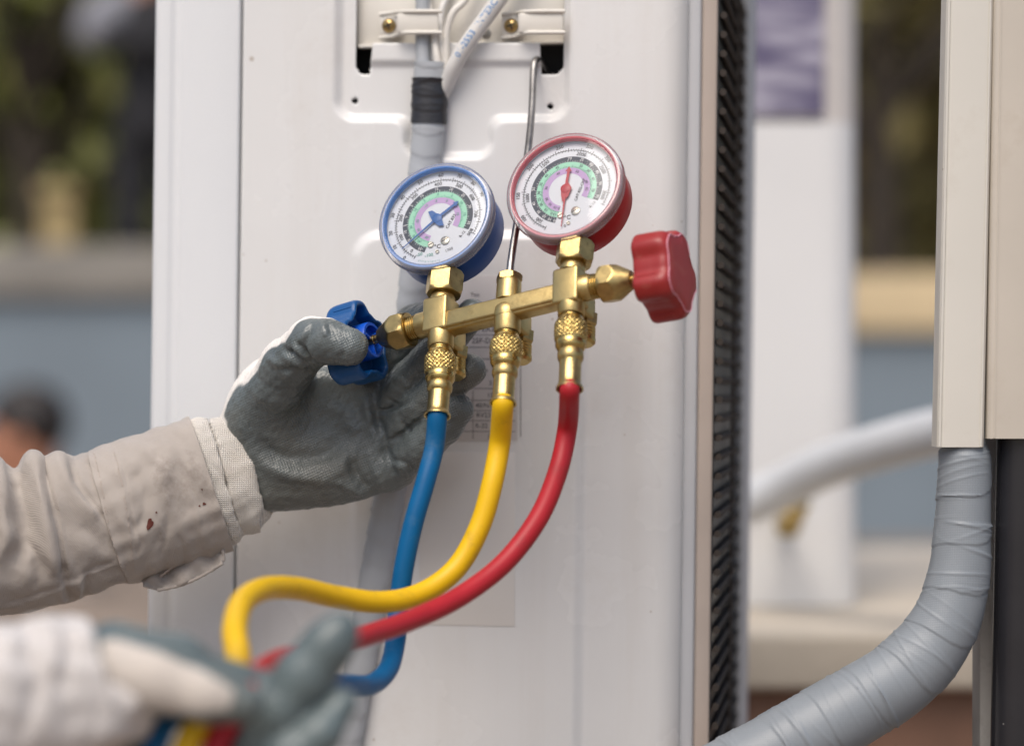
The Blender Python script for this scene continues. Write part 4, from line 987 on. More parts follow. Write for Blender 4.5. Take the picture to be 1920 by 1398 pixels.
# sleeve body
sl = loft([(255, 960, -242, 124, 100), (225, 966, -238, 127, 105), (180, 976, -232, 128, 110), (120, 988, -220, 136, 118), (70, 998, -208, 140, 122), (20, 1004, -196, 142, 125), (-40, 1012, -178, 148, 130), (-140, 1028, -130, 158, 140), (-300, 1040, -20, 170, 150), (-480, 1000, 120, 180, 165), (-640, 900, 240, 195, 185)], 150, sub=14)
V, Q, N = sl
V = crease(V, N, [
    # two overlapping pleats: a broad roll with a sharp step on its right
    ([(60, 848), (72, 905), (86, 975), (98, 1045), (104, 1100)], 15, 17), ([(78, 850), (92, 915), (106, 985), (118, 1050), (123, 1104)], -13, 5),
    ([(108, 856), (128, 905), (160, 945), (192, 968)], 11, 15), ([(131, 866), (152, 915), (184, 956), (204, 975)], -9, 5),
    ([(34, 872), (44, 930), (48, 1000), (34, 1070)], -22, 19), ([(2, 850), (8, 910), (14, 990), (0, 1060)], 12, 18),
    ([(-40, 870), (-30, 950), (-40, 1050)], -16, 16), ([(-80, 870), (-74, 960), (-86, 1070)], 10, 20),
    ([(0, 1134), (60, 1116), (120, 1092), (190, 1062), (222, 1048)], -4, 3.5, 3),
    ([(124, 1102), (134, 1124), (134, 1160)], -10, 7, 6), ([(168, 1072), (158, 1106), (146, 1140)], -7, 7, 6), ([(146, 1085), (150, 1120), (140, 1150)], 6, 9),
    ([(150, 985), (176, 1005), (196, 1040)], -4, 10), ([(62, 1020), (72, 1060), (68, 1106)], -6, 10, 4), ([(140, 895), (172, 915), (196, 925)], 4, 12)], .0)
rf = np.random.default_rng(77); fold = []
for _ in range(12):
    x0, y0, a_, L_ = rf.uniform(-60, 170), rf.uniform(890, 1090), rf.uniform(1.0, 1.75), rf.uniform(80, 170); bend = rf.uniform(-.6, .6)
    fold.append(([(x0 - math.cos(a_) * L_ / 2, y0 - math.sin(a_) * L_ / 2), (x0 + bend * 22, y0), (x0 + math.cos(a_) * L_ / 2, y0 + math.sin(a_) * L_ / 2)], rf.uniform(-3, -1), rf.uniform(7, 13)))
V = crease(V, vnormals(V, Q), fold, 0)
# folds that stand out on the top edge
p = to_px(V); Nn = vnormals(V, Q); top = np.clip(Nn[:, 2], 0, 1)
V = V + Nn * (top * (15 * np.exp(-((p[:, 0] - 60) / 22) ** 2) + 9 * np.exp(-((p[:, 0] - 108) / 18) ** 2) - 17 * np.exp(-((p[:, 0] - 26) / 15) ** 2) + 12 * np.exp(-((p[:, 0] + 14) / 20) ** 2) - 6 * np.exp(-((p[:, 0] - 140) / 10) ** 2) - 5 * np.exp(-((p[:, 0] - 84) / 8) ** 2)))[:, None]
V = V + vnormals(V, Q) * (vnoise(V, 120, 12) * 3.2 + vnoise(V, 30, 13) * .3)[:, None]
slv = mk('sleeve', (V, Q), M['coverall'], worker, 180)
# buttoned cuff band, a second layer over the sleeve end
cf = loft([(396, 906, -265, 131, 104), (372, 914, -261, 130, 104), (330, 928, -254, 130, 105), (280, 944, -246, 130, 107), (236, 959, -239, 131, 110), (204, 969, -235, 131.5, 111)], 150, sub=16)
V, Q, N = cf
V = crease(V, N, [([(300, 820), (305, 880), (290, 940)], 4, 20), ([(352, 830), (340, 900), (352, 980)], -5, 18, 3), ([(250, 880), (270, 930), (262, 1000)], -4, 16, 3), ([(225, 852), (240, 920), (252, 1000), (258, 1060)], -2.2, 3.5), ([(320, 960), (300, 1010), (270, 1050)], -4, 14, 3), ([(385, 830), (400, 900), (410, 980)], 3, 10)] + [([(x_, y_), (x_ + dx_ / 2 + 5, y_ + dy_ / 2), (x_ + dx_, y_ + dy_)], am_, wd_, .8) for x_, y_, dx_, dy_, am_, wd_ in zip(*[np.random.default_rng(5 + k).uniform(a, b, 22) for k, (a, b) in enumerate(((225, 385), (840, 1030), (-25, 35), (25, 90), (-2.8, -.8), (3, 8)))])], .0)
V = V + vnormals(V, Q) * (vnoise(V, 130, 22) * 2.4 + vnoise(V, 34, 23) * .3)[:, None]
cuff = mk('cuff', (V, Q), M['coverall'], slv, 180); m_ = cuff.modifiers.new('cloth', 'SOLIDIFY'); m_.thickness = .0016; cuff['label'] = 'stained buttoned cuff of the sleeve'
CN = vnormals(V, Q); CP = to_px(V); front = CN[:, 1] < -.05
def on_cuff(x, y, h=0.):
    q = np.where(front)[0]; i = q[np.argmin(np.sum((CP[q] - (x, y)) ** 2, 1))]; return V[i] + CN[i] * h, CN[i]
def patch(x, y, rx, ry, rot, h=.5, n=18, seed=0):
    r_ = np.random.default_rng(seed); c, nn = on_cuff(x, y, h); a_, b_, _ = frame(nn)
    k = np.linspace(0, 2 * np.pi, n, endpoint=False); rad = 1 + .18 * np.sin(3 * k + seed) + .1 * r_.normal(size=n)
    pts = []
    for t_, q in zip(k, rad):
        X_, Y_ = np.cos(t_) * rx * q, np.sin(t_) * ry * q; X_, Y_ = X_ * math.cos(rot) - Y_ * math.sin(rot), X_ * math.sin(rot) + Y_ * math.cos(rot)
        pp, pn = on_cuff(x + X_, y - Y_); u = U(x + X_, y - Y_, -pp[1]); pts.append(u + pn * (h + .6))
    pts.append(c + nn * .6)
    return np.array(pts), [[i, (i + 1) % n, n] for i in range(n)]
st_ = join(patch(281, 982, 5.5, 11, -.3, seed=1), patch(383, 944, 3.4, 2.6, 0, seed=2), patch(374, 948, 1.8, 1.8, 0, seed=3), patch(293, 960, 1.6, 1.6, 0, seed=4), patch(379, 917, 1.4, 1.4, 0, seed=5))
mk('stain', st_, M['stain'], slv, None)
# stitching beside the cuff seam
sg_ = []
for x0, y0, x1, y1 in ((176, 850, 214, 1086), (214, 846, 250, 1070)):
    for k in range(46):
        f0 = k / 46; a_, n_ = on_cuff(x0 + (x1 - x0) * f0 + 6 * math.sin(f0 * 3.1), y0 + (y1 - y0) * f0, .7); b_, _ = on_cuff(x0 + (x1 - x0) * (f0 + .014) + 6 * math.sin((f0 + .014) * 3.1), y0 + (y1 - y0) * (f0 + .014), .7)
        if np.linalg.norm(b_ - a_) > .5: sg_.append(sweep([a_, b_], .8, 5))
if sg_: mk('stitching', join(*sg_), M['thread'], slv, 60)
# torn flap hanging under the cuff
fl = []; nu, nv = 26, 10
for j in range(nv):
    for i in range(nu):
        a = i / (nu - 1); b = j / (nv - 1)
        x = 268 + 150 * a + (6 * math.sin(9 * a) if j == nv - 1 else 0); y0 = 1088 - 66 * a - 10 * math.sin(a * 3.1); y1 = float(np.interp(x, [262, 296, 340, 380, 424], [1098, 1107, 1097, 1079, 1056]))
        fl.append(U(x, y0 + (y1 - y0) * b, -232 + 22 * b + 7 * math.sin(a * 11 + b * 3) + 4 * math.sin(a * 23 - b * 5)))
fq = [[j * nu + i, j * nu + i + 1, (j + 1) * nu + i + 1, (j + 1) * nu + i] for j in range(nv - 1) for i in range(nu - 1)]
fo = mk('cuff_flap', (np.array(fl), fq), M['coverall'], slv, 180); m_ = fo.modifiers.new('cloth', 'SOLIDIFY'); m_.thickness = .0010
e1 = catmull([U(300, 1080, -218), U(330, 1058, -214), (U(362, 1042, -212)), U(402, 1020, -222), U(414, 1010, -232)], 10)
mk('frayed_edge', sweep(e1, 2.6, 8, lambda s, th: 1.0 * np.sin(s * .9 + th * 2)), M['thread'], slv, 60)
e2 = catmull([U(296, 1106, -206), U(340, 1096, -206), U(380, 1078, -208), U(416, 1054, -212), U(418, 1030, -218), U(416, 1010, -226)], 10)
mk('flap_hem', sweep(e2, 3.4, 8, lambda s, th: .5 * np.sin(s * .4)), M['coverall'], slv, 60)

# ---- the lower right hand, nearer the camera, closed round the three hoses
f1 = fs(HT)
def hand_right():
    lo = np.minimum(U(150, 1500, HT - 150), U(720, 1120, HT + 140)); hi = np.maximum(U(150, 1500, HT - 150), U(720, 1120, HT + 140))
    lo = np.array([-650., -HT - 170, -640.]); hi = np.array([-150., -HT + 220, -290.])
    fd = Field(lo, hi, 4.0); T = HT
    hand = fd.chain([(U(205, 1255, T), 66 * f1), (U(300, 1272, T + 10), 62 * f1), (U(390, 1300, T + 20), 52 * f1), (U(455, 1318, T + 20), 40 * f1)], 20)
    knuck = fd.chain([(U(215, 1225, T - 40), 62 * f1), (U(330, 1250, T - 60), 58 * f1), (U(430, 1290, T - 90), 48 * f1), (U(520, 1300, T - 110), 42 * f1)], 20)
    grip = fd.chain([(U(460, 1400, T - 100), 56 * f1), (U(520, 1335, T - 90), 54 * f1), (U(572, 1265, T - 90), 52 * f1), (U(616, 1208, T - 90), 45 * f1), (U(638, 1180, T - 90), 36 * f1)], 24)
    fing = fd.chain([(U(470, 1460, T - 80), 50 * f1), (U(530, 1425, T - 60), 46 * f1), (U(600, 1375, T - 70), 38 * f1), (U(640, 1318, T - 90), 32 * f1)], 18)
    low = fd.chain([(U(215, 1340, T - 60), 50 * f1), (U(232, 1400, T - 120), 44 * f1)], 20)
    F = smin(smin(hand, knuck, 16), smin(grip, smin(fing, low, 8), 3), 6)
    V, Q = fd.mesh(F); V = relax(V, Q, 3); N = vnormals(V, Q); p = to_px(V)
    P = np.array([(188, 1200), (215, 1196), (300, 1222), (385, 1258), (440, 1292), (430, 1330), (370, 1338), (260, 1330), (190, 1318)], float)
    ins = np.zeros(len(V), bool)
    for i in range(len(P)):
        a, b = P[i], P[(i + 1) % len(P)]
        ins ^= ((a[1] > p[:, 1]) != (b[1] > p[:, 1])) & (p[:, 0] < (b[0] - a[0]) * (p[:, 1] - a[1]) / (b[1] - a[1] + 1e-9) + a[0])
    coat = np.where(ins & (N[:, 1] < .3) & (V[:, 1] < -HT + 40), 0., 1.)
    return (V, Q), coat
g2, coat2 = hand_right()
gr_ = mk('glove', g2, M['glove_far'], worker, 180, attr=coat2); gr_['label'] = 'grey and white glove closed round the three hoses'
sl2 = loft([(216, 1270, HT - 10, 80, 70), (214, 1272, HT - 10, 118, 100), (200, 1278, HT - 10, 128, 110), (150, 1292, HT, 135, 115), (90, 1300, HT + 10, 142, 122), (20, 1312, HT + 20, 150, 130), (-80, 1330, HT + 40, 160, 140), (-300, 1360, HT + 80, 175, 160), (-560, 1300, HT + 150, 190, 180), (-760, 1100, HT + 260, 205, 200)], 110, sub=10)
V, Q, N = sl2
V = crease(V, N, [([(40, 1160), (60, 1230), (50, 1320)], -9, 16, 6), ([(120, 1160), (130, 1240), (110, 1360)], -7, 14, 5), ([(0, 1200), (10, 1300)], 8, 20)], 0)
V = V + vnormals(V, Q) * (vnoise(V, 90, 31) * 4.0)[:, None]
mk('sleeve', (V, Q), M['coverall_light'], worker, 180)
# the worker's body, out of the picture to the left, kneeling towards the unit
def torso():
    fd = Field((-3100, -2100, -2200), (-1250, 150, 1150), 22.0)
    c = lambda *a: np.array(a, float)
    chest = fd.chain([(c(-2050, -950, 250), 330), (c(-2100, -950, -250), 330), (c(-2120, -950, -750), 330)], 90)
    sho = fd.chain([(c(-2000, -330, 330), 200), (c(-2050, -950, 390), 230), (c(-2000, -1580, 330), 200)], 80)
    la = fd.chain([(c(-2000, -330, 330), 200), (c(-1620, -245, -190), 190)], 60)
    ra = fd.chain([(c(-2000, -1580, 330), 205), (c(-1500, -1300, -320), 195)], 60)
    l1 = fd.chain([(c(-2120, -700, -900), 270), (c(-1650, -650, -1500), 230), (c(-1700, -650, -2000), 180)], 80)
    l2 = fd.chain([(c(-2120, -1200, -900), 270), (c(-1700, -1300, -1300), 230), (c(-1720, -1300, -2050), 180)], 80)
    F = smin(smin(chest, sho, 120), smin(la, ra, 10), 90); F = smin(F, smin(l1, l2, 40), 90)
    return fd.mesh(F)
V, Q = torso(); V = relax(V, Q, 3); mk('coverall_body', (V, Q), M['coverall'], worker, 180)
def head_geo(c, k, h):
    """simple head: skull, jaw, neck, nose and ears as one surface; k scales, facing +x"""
    fd = Field(c + np.array([-190, -150, -330]) * k, c + np.array([190, 150, 190]) * k, h); q = lambda *a: c + np.array(a, float) * k
    F = fd.ellip(q(-10, 0, 30), np.array([128, 100, 125]) * k)
    F = smin(F, fd.ellip(q(35, 0, -70), np.array([85, 72, 95]) * k), 50 * k)
    F = smin(F, fd.chain([(q(-40, 0, -60), 72 * k), (q(-60, 0, -310), 80 * k)]), 40 * k)
    F = smin(F, fd.chain([(q(112, 0, 5), 14 * k), (q(138, 0, -45), 20 * k)]), 20 * k)
    for s_ in (-1, 1): F = smin(F, fd.ellip(q(-15, s_ * 100, -15), np.array([30, 14, 40]) * k), 8 * k)
    F = np.maximum(F, -fd.ellip(q(120, 42, 8), np.array([22, 18, 12]) * k)); F = np.maximum(F, -fd.ellip(q(120, -42, 8), np.array([22, 18, 12]) * k))
    F = np.maximum(F, -fd.ellip(q(125, 0, -98), np.array([20, 34, 5]) * k))
    V, Q = fd.mesh(F); return relax(V, Q, 1), Q
def hair_geo(c, k, h):
    fd = Field(c + np.array([-200, -150, -170]) * k, c + np.array([190, 150, 200]) * k, h); q = lambda *a: c + np.array(a, float) * k
    F = fd.ellip(q(-22, 0, 45), np.array([138, 112, 132]) * k)
    F = np.maximum(F, -(fd.ellip(q(120, 0, -70), np.array([140, 160, 130]) * k)))
    V, Q = fd.mesh(F); V = relax(V, Q, 1); return V + vnormals(V, Q) * (vnoise(V, 30 * k, 3) * 4 * k)[:, None], Q
hc = np.array([-1960., -950., 860.])
mk('head', head_geo(hc, 2.6 / 2.0, 14.0), M['skin'], worker, 180); mk('hair', hair_geo(hc, 2.6 / 2.0, 14.0), M['hair'], worker, 180)
# ------------------------------------------------------------------ right: trunking, taped pipe, drain pipe, column
col_ = thing('concrete_column', 'pale concrete column behind the cream trunking at the right edge', 'column', (U(1960, 699, -200)[0] * S, 200 * S, GROUND))
mk('shaft', rbox((U(2026, 699, -170)[0], 215, 300), EX, EY, EZ, 390, 80, 5200, 4), M['concrete'], col_, 40)
def trunking(name, label, xb, xt, yb, yt, t, dep, wb, mt, grp, lip):
    """U-shaped plastic cover, open below and behind; xb/xt = middle at bottom/top"""
    th = thing(name, label, 'trunking', U((xb + xt) / 2, yb, t) * S, grp)
    w = wb / 2; r = 13; k = 5
    out = [(-w, -dep)] + [(-w + r - r * math.cos(a), -r + r * math.sin(a)) for a in np.linspace(0, math.pi / 2, 7)] + [(w - r + r * math.sin(a), -r + r * math.cos(a)) for a in np.linspace(0, math.pi / 2, 7)] + [(w, -dep)]
    inn = [(x * (w - k) / w, min(d - k, d) if i not in (0, len(out) - 1) else d) for i, (x, d) in enumerate(out)]
    loop = out + inn[::-1]; n = len(loop); V = []
    for x, y in ((xb, yb), (xt, yt)):
        c = U(x, y, t)
        for dx_, dd in loop: V.append(c + np.array([dx_, -dd, 0]))
    F = [[i, (i + 1) % n, n + (i + 1) % n, n + i] for i in range(n)] + [list(range(n)), list(range(2 * n - 1, n - 1, -1))]
    mk('cover', (np.array(V), F), M[mt], th, 30)
    for dx_, wid, pro in lip:
        V = []
        for x, y in ((xb, yb - 1), (xt, yt)):
            c = U(x, y, t)
            for a, b in ((-wid / 2, 0), (wid / 2, 0), (wid / 2, pro), (-wid / 2, pro)): V.append(c + np.array([dx_ + a, -b + .4, 0]))
        mk('rib', (np.array(V), [[0, 1, 5, 4], [1, 2, 6, 5], [2, 3, 7, 6], [3, 0, 4, 7], [0, 3, 2, 1], [4, 5, 6, 7]]), M[mt], th, None)
    return th
trunking('pipe_trunking', 'cream plastic pipe trunking ending above the grey taped pipe', 1802, 1829, 838, -400, -40, 62, 90, 'trunk', 'trunking on the column', ((-41, 4, 2.5), (37, 3, 2.0)))
trunking('pipe_trunking', 'wider aged cream trunking at the right edge above the dark pipe', 1914, 1933, 822, -400, -36, 120, 126, 'trunk_warm', 'trunking on the column', ((-50, 3, 1.5),))
tp = thing('taped_pipe', 'thick pipe wrapped in grey tape bending out from under the cream trunking', 'pipe', U(1800, 1000, -70) * S)
pth = catmull([U(1813, 560, -92), U(1812, 700, -92), U(1809, 830, -90), U(1806, 960, -86), U(1797, 1080, -80), U(1764, 1182, -74), U(1696, 1262, -68), U(1588, 1332, -60), U(1455, 1408, -50), U(1290, 1500, -40), U(1050, 1640, -30), U(700, 1850, -40)], 26)
sarc = np.concatenate([[0], np.cumsum(np.linalg.norm(np.diff(pth, axis=0), axis=1))])
rad = np.interp(sarc, [0, 276, 300, 420, 560, 700, 900, 2000], [40, 41, 49, 52, 60, 70, 74, 76])
rw = np.random.default_rng(11); KW = [(rw.uniform(250, 1500), rw.uniform(-26, 26), rw.uniform(0, 6.28), rw.uniform(.25, 1.0), rw.uniform(-.4, 1.0)) for _ in range(120)]
def pipe_wrap(s, th):
    u = (s + 20 * np.cos(th - 1.1) + 9 * np.sin(2 * th)) / 92.0; d = 1.7 * (u % 1.0) ** 1.0
    for s0, k, ph, a, wdt in KW:
        if abs(s - s0) < 60: d = d + 2.1 * a * np.exp(-((s - s0 - k * np.cos(th - ph)) / (2.0 + wdt)) ** 2) * np.clip(.35 + .65 * np.cos(th - ph * 1.7), 0, 1)
    return d + .8 * np.sin(s / 37 + 3 * th) * .6
pth_f = np.array([np.interp(np.linspace(0, sarc[-1], 760), sarc, pth[:, i]) for i in range(3)]).T
rad_f = np.interp(np.linspace(0, sarc[-1], 760), sarc, rad)
mk('tape_wrap', sweep(pth_f, rad_f, 64, pipe_wrap), M['tape'], tp, 50)
dp = mk('drain_pipe', lathe(U(1918, 760, -98), U(1906, 1398, -98) + (U(1906, 1398, -98) - U(1918, 760, -98)) * 1.8, [(0, 49), (.2, 49.5), (1, 49.5)], 64), M['pvc'], None, 40)
tag(dp, 'dark grey glossy plastic drain pipe standing below the aged trunking', 'pipe')

# ------------------------------------------------------------------ behind on the right: a second unit on a plinth
def bx(x0, x1, y0, y1, z0, z1, bev=.0): # metres
    return rbox(((x0 + x1) / 2, (y0 + y1) / 2, (z0 + z1) / 2), EX, EY, EZ, x1 - x0, y1 - y0, z1 - z0, bev, 4)
def wx(px, d): return W(px, 699, dist(d))[0]
def wz(py, d): return W(960, py, dist(d))[2]
yy = lambda d: d - 1.35
d2 = 2.35
pz = wz(1140, d2)
pl = thing('plinth', 'sandy concrete plinth under the blurred white unit on the right', 'plinth', (wx(1600, d2), yy(2.3), GROUND))
mk('slab', bx(wx(900, d2), wx(2250, d2), yy(2.12), yy(3.2), pz - .05, pz, .006), M['slab'], pl, 40, unit=False)
mk('base', bx(wx(915, d2), wx(2235, d2), yy(2.14), yy(3.18), GROUND, pz - .05), M['brick_side'], pl, None, unit=False)
u2 = thing('outdoor_unit', 'blurred white outdoor unit with a purple notice in the background', 'air conditioner', (wx(1450, d2), yy(d2 + .15), pz))
def vbox(x0, x1, y0, y1, z0, z1, r):
    lp = []
    for cx_, cy_, a0 in ((x1 - r, y0 + r, -90), (x1 - r, y1 - r, 0), (x0 + r, y1 - r, 90), (x0 + r, y0 + r, 180)):
        lp += [(cx_ + r * math.cos(R(a0 + q)), cy_ + r * math.sin(R(a0 + q))) for q in np.linspace(0, 90, 9)]
    n = len(lp); V = [(x, y, z) for z in (z0, z1) for x, y in lp]
    return np.array(V), [[i, (i + 1) % n, n + (i + 1) % n, n + i] for i in range(n)] + [list(range(n))[::-1], list(range(n, 2 * n))]
mk('casing', vbox(wx(1010, d2), wx(1612, d2), yy(d2), yy(d2 + .30), pz + .002, wz(230, d2), .035), M['unit2'], u2, 40, unit=False)
mk('upper_casing', vbox(wx(1010, d2), wx(1614, d2), yy(d2) + .004, yy(d2 + .30), wz(228, d2), .62, .035), M['unit2_warm'], u2, 40, unit=False)
nm = bpy.data.materials.new('purple_notice'); nm.use_nodes = True; nt = nm.node_tree; b = nt.nodes['Principled BSDF']; b.inputs['Roughness'].default_value = .4
tc = nt.nodes.new('ShaderNodeTexCoord'); br_ = nt.nodes.new('ShaderNodeTexNoise'); mp = nt.nodes.new('ShaderNodeMapping'); mp.inputs['Scale'].default_value = (14, 1, 75)
nt.links.new(tc.outputs['Object'], mp.inputs[0]); nt.links.new(mp.outputs[0], br_.inputs['Vector']); br_.inputs['Scale'].default_value = 1; br_.inputs['Detail'].default_value = 2
rp_ = nt.nodes.new('ShaderNodeValToRGB'); rp_.color_ramp.elements[0].position = .40; rp_.color_ramp.elements[1].position = .62
rp_.color_ramp.elements[0].color = (.13, .115, .20, 1); rp_.color_ramp.elements[1].color = (.42, .40, .49, 1)
nt.links.new(br_.outputs['Fac'], rp_.inputs[0]); nt.links.new(rp_.outputs[0], b.inputs['Base Color'])
mk('notice', bx(wx(1409, d2), wx(1544, d2), yy(d2) - .003, yy(d2) + .003, wz(216, d2), .55), nm, u2, None, unit=False)
sv = thing('service_valve', 'blurred brass service valve low on the white background unit', 'valve', (wx(1475, 2.3), yy(2.3), wz(975, 2.3)))
vb = W(1478, 985, dist(2.3)) / S; vt = W(1505, 940, dist(2.28)) / S
mk('valve_body', join(lathe(vb + np.array([0, 140, 0]), vb - np.array([0, 30, 0]), [(0, 30), (.6, 30), (.62, 44), (1, 40)], 6), lathe(vb, vt, [(0, 34), (.5, 34), (.55, 28), (1, 28)], 24)), M['brass_dull'], sv, 40)
ip = catmull([W(1400, 945, dist(2.26)) / S, W(1470, 912, dist(2.24)) / S, W(1550, 872, dist(2.2)) / S, W(1650, 838, dist(2.15)) / S, W(1750, 812, dist(2.1)) / S, W(1840, 800, dist(2.05)) / S, W(1960, 802, dist(2.05)) / S, W(2300, 830, dist(2.1)) / S, W(2900, 900, dist(2.2)) / S], 12)
tag(mk('insulated_pipe', sweep(ip, 70, 24), M['pipe_white'], None, 70), 'blurred pale insulated pipe slanting from the background unit to the right', 'pipe')

# ------------------------------------------------------------------ far background: walls, trees, people
TERR = .10
tag(mk('terrace', bx(-12, 12, yy(10.21), yy(60), GROUND - .05, TERR), M['earth'], None, None, unit=False), kind='structure')
def wall(name, label, x0, x1, d, ztop, zcap, mw, mc):
    t = thing(name, label, 'wall', ((x0 + x1) / 2, yy(d), GROUND))
    mk('masonry', bx(x0, x1, yy(d), yy(d) + .2, GROUND, zcap), M[mw], t, None, unit=False)
    mk('coping', bx(x0, x1, yy(d) - .05, yy(d) + .25, zcap, ztop, .01), M[mc], t, 40, unit=False)
wall('garden_wall', 'blurred blue grey garden wall with a weathered coping at the left', -9, .4, 10, wz(462, 10), wz(556, 10), 'wall_blue', 'cap_grey')
wall('garden_wall', 'blurred blue grey garden wall with a sandy coping at the right', .42, 9, 10, wz(512, 10), wz(622, 10), 'wall_blue', 'cap_sand')
tag(mk('stone_pier', join(bx(wx(78, 10.6), wx(138, 10.6), yy(10.6), yy(10.6) + .2, TERR, wz(372, 10.6), .01), bx(wx(70, 10.6), wx(146, 10.6), yy(10.6) - .03, yy(10.6) + .23, wz(372, 10.6), wz(350, 10.6), .01)), M['tan'], None, 40, unit=False),
    'tan stone pier rising behind the left garden wall', 'pier')
def leaves(c, rad, n, size, seed):
    r = np.random.default_rng(seed); k = 26
    cl = r.normal(size=(k, 3)); cl /= np.linalg.norm(cl, axis=1)[:, None]; cl = c + cl * np.array(rad) * r.uniform(.25, .95, (k, 1))
    idx = r.integers(0, k, n); P = cl[idx] + r.normal(size=(n, 3)) * np.array(rad) * .24
    a = r.normal(size=(n, 3)); a /= np.linalg.norm(a, axis=1)[:, None]; b = np.cross(a, r.normal(size=(n, 3))); b /= np.linalg.norm(b, axis=1)[:, None]
    s = size * r.uniform(.6, 1.4, (n, 1))
    V = np.stack([P - a * s, P + b * s * .45, P + a * s, P - b * s * .45], 1).reshape(-1, 3)
    return V, np.arange(4 * n).reshape(n, 4)
def tree(name, label, x, d, h, rad, mt, seed, n=5000, tr=.12, group='trees beyond the garden walls', lean=0., cy=0.):
    r = np.random.default_rng(seed); b = np.array([x, yy(d), TERR]); h = h - (TERR - GROUND)
    t = thing(name, label, 'tree', b, group)
    P = catmull([b, b + np.array([lean * .3, 0, h * .35]), b + np.array([lean * .7, .05, h * .65]), b + np.array([lean, 0, h])], 6)
    gs = [sweep(P, np.linspace(tr, tr * .45, len(P)), 10)]
    for k in range(6):
        q = P[int(len(P) * (.5 + .07 * k))]; e = q + np.array([r.uniform(-1, 1) * rad[0] * .8, r.uniform(-.6, .6), r.uniform(.3, 1.) * rad[2] * .8])
        gs.append(sweep([q, (q + e) / 2 + np.array([0, 0, .1]), e], [tr * .4, tr * .28, tr * .12], 6))
    mk('trunk', join(*gs), M['bark'], t, 60, unit=False)
    mk('crown', leaves(b + np.array([lean, cy, h]), rad, n, .11, seed), M[mt], t, None, unit=False)
tree('tree', 'dark trunked leafy tree at the far left of the background', wx(52, 11.2), 11.2, 2.3, (1.5, 1.0, 1.5), 'leaf_a', 21, 7000, .11, cy=1.5)
tree('tree', 'green tree between the dark trunk and the standing person', wx(170, 12), 12, 1.7, (1.2, .9, 1.5), 'leaf_a', 22, 7000, .06)
tree('tree', 'olive tree filling the gap beside the white unit at left', wx(285, 12.6), 12.6, 1.9, (1.6, 1, 1.7), 'leaf_b', 23, 7000, .1)
tree('tree', 'dark trunked tree right of the blurred white unit', wx(1652, 11.4), 11.4, 2.4, (1.5, 1.0, 1.5), 'leaf_c', 24, 7000, .12, cy=1.5)
tree('tree', 'olive tree left of the cream trunking in the background', wx(1735, 12.4), 12.4, 1.8, (1.3, .9, 1.6), 'leaf_b', 25, 7000, .08)
hv, hq = [], []
r = np.random.default_rng(5); n = 42000
P = np.stack([r.uniform(-11, 11, n), r.uniform(yy(14.4), yy(15.6), n), r.uniform(TERR, 5.2, n)], 1); P[:, 1] += .5 * np.sin(P[:, 0] * 1.7) + .4 * np.sin(P[:, 2] * 2.3 + P[:, 0])
a = r.normal(size=(n, 3)); a /= np.linalg.norm(a, axis=1)[:, None]; b = np.cross(a, r.normal(size=(n, 3))); b /= np.linalg.norm(b, axis=1)[:, None]; s = .17 * r.uniform(.6, 1.4, (n, 1))
hv = np.stack([P - a * s, P + b * s * .5, P + a * s, P - b * s * .5], 1).reshape(-1, 3)
tag(mk('hedge_foliage', (hv, np.arange(4 * n).reshape(n, 4)), M['leaf_c'], None, None, unit=False), 'dense dark green wood far behind the garden walls', 'foliage', kind='stuff')
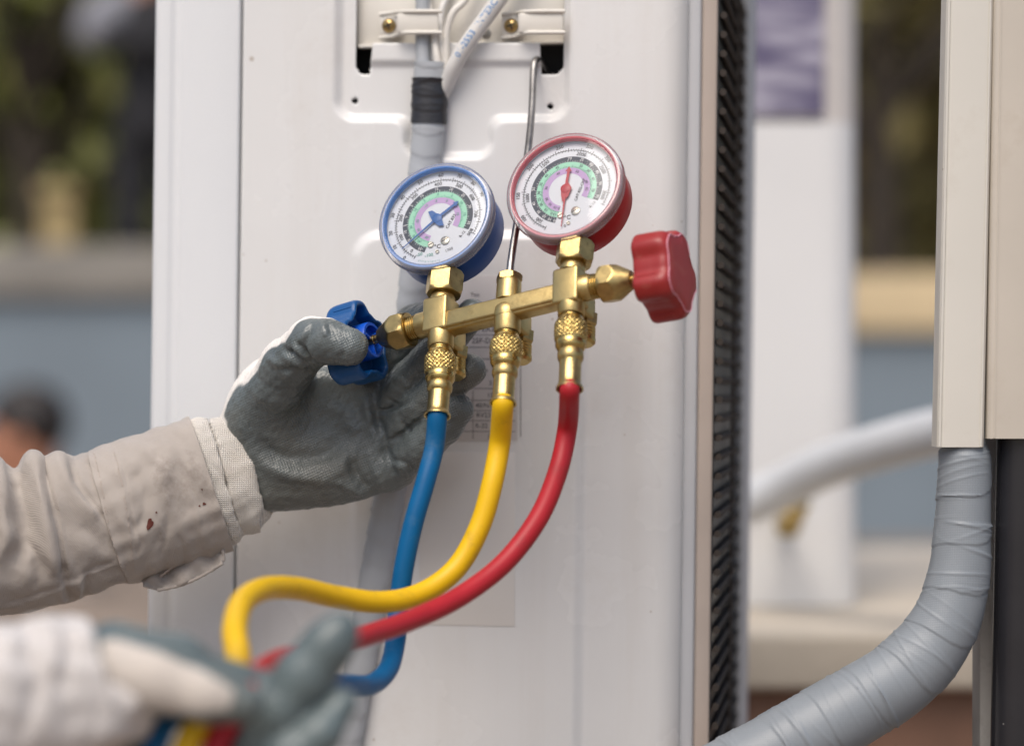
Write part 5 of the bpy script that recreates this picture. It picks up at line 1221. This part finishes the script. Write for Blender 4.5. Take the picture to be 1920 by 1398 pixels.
# a person standing behind on the left, mostly hidden by the unit
def stander():
    d = 10.5; x = wx(292, d); y = yy(d); t = thing('person', 'blurred person in grey shirt and dark vest standing beyond the left garden wall', 'person', (x, y, TERR), 'people in the background')
    k = 1.0; q = lambda a, b, c: np.array([x + a * 1.07, y + b * 1.07, TERR + c * 1.07])
    fd = Field(q(-.42, -.3, -.02), q(.42, .3, 1.62), .016)
    F = fd.chain([(q(0, 0, 1.32), .155), (q(0, 0, 1.1), .15), (q(0, 0, .92), .165)], .05)
    F = smin(F, fd.chain([(q(-.12, 0, 1.38), .075), (q(.12, 0, 1.38), .075)], .03), .08)
    for s_ in (-1, 1):
        F = smin(F, fd.chain([(q(.09 * s_, 0, .88), .10), (q(.10 * s_, -.02, .48), .07), (q(.11 * s_, .02, .06), .05), (q(.11 * s_, -.14, .04), .045)], .04), .03)
    F = smin(F, fd.chain([(q(0, 0, 1.38), .06), (q(0, 0, 1.56), .055)]), .05)
    V, Q = fd.mesh(F); mk('body', (V, Q), M['black_vest'], t, 180, unit=False)
    fd = Field(q(-.45, -.3, .75), q(.45, .3, 1.5), .012)
    for s_ in (-1, 1):
        V, Q = fd.mesh(fd.chain([(q(.13 * s_, 0, 1.40), .10), (q(.2 * s_, -.03, 1.35), .10), (q(.23 * s_, -.05, 1.29), .095)], .04)); mk('shirt_sleeve', (V, Q), M['grey_shirt'], t, 180, unit=False)
        V, Q = fd.mesh(fd.chain([(q(.22 * s_, -.05, 1.28), .06), (q(.12 * s_, -.16, 1.26), .055), (q(.03 * s_, -.24, 1.22), .045)], .03)); mk('arm_glove', (V, Q), M['black_vest'], t, 180, unit=False)
    hc = q(0, -.02, 1.60) / S
    V, Q = head_geo(hc, 2.9, 40.); mk('head', (V, Q), M['skin'], t, 180); V, Q = hair_geo(hc, 2.9, 40.); mk('hair', (V, Q), M['hair'], t, 180)
stander()
def croucher():
    d = 7.6; cx, cz = wx(42, d), wz(815, d); y = yy(d)
    t = thing('person', 'blurred dark haired person sitting low behind the beige sleeve at left', 'person', (cx, y, GROUND), 'people in the background')
    q = lambda a, b, c: np.array([cx + a, y + b, cz + c])
    hc = q(0, 0, 0) / S
    V, Q = head_geo(hc * np.array([-1, 1, 1]), 3.1, 40.); V[:, 0] *= -1; Q = Q[:, ::-1]; mk('head', (V, Q), M['skin'], t, 180)
    V, Q = hair_geo(hc * np.array([-1, 1, 1]), 3.15, 40.); V[:, 0] *= -1; Q = Q[:, ::-1]; mk('hair', (V, Q), M['hair'], t, 180)
    fd = Field(q(-.6, -.4, -1.25), q(.45, .4, -.1), .02)
    F = fd.chain([(q(.02, 0, -.36), .16), (q(.06, 0, -.62), .17), (q(.08, 0, GROUND - cz + .17), .17)], .06)
    for s_ in (-1, 1):
        F = smin(F, fd.chain([(q(.05, .17 * s_, -.34), .08), (q(-.1, .22 * s_, -.55), .06), (q(-.32, .14 * s_, -.52), .05)], .04), .05)
        F = smin(F, fd.chain([(q(.05, .1 * s_, GROUND - cz + .17), .11), (q(-.38, .13 * s_, GROUND - cz + .40), .08), (q(-.33, .13 * s_, GROUND - cz + .06), .06), (q(-.45, .13 * s_, GROUND - cz + .05), .05)], .04), .05)
    V, Q = fd.mesh(F); mk('body', (V, Q), M['strip_warm'], t, 180, unit=False)
croucher()
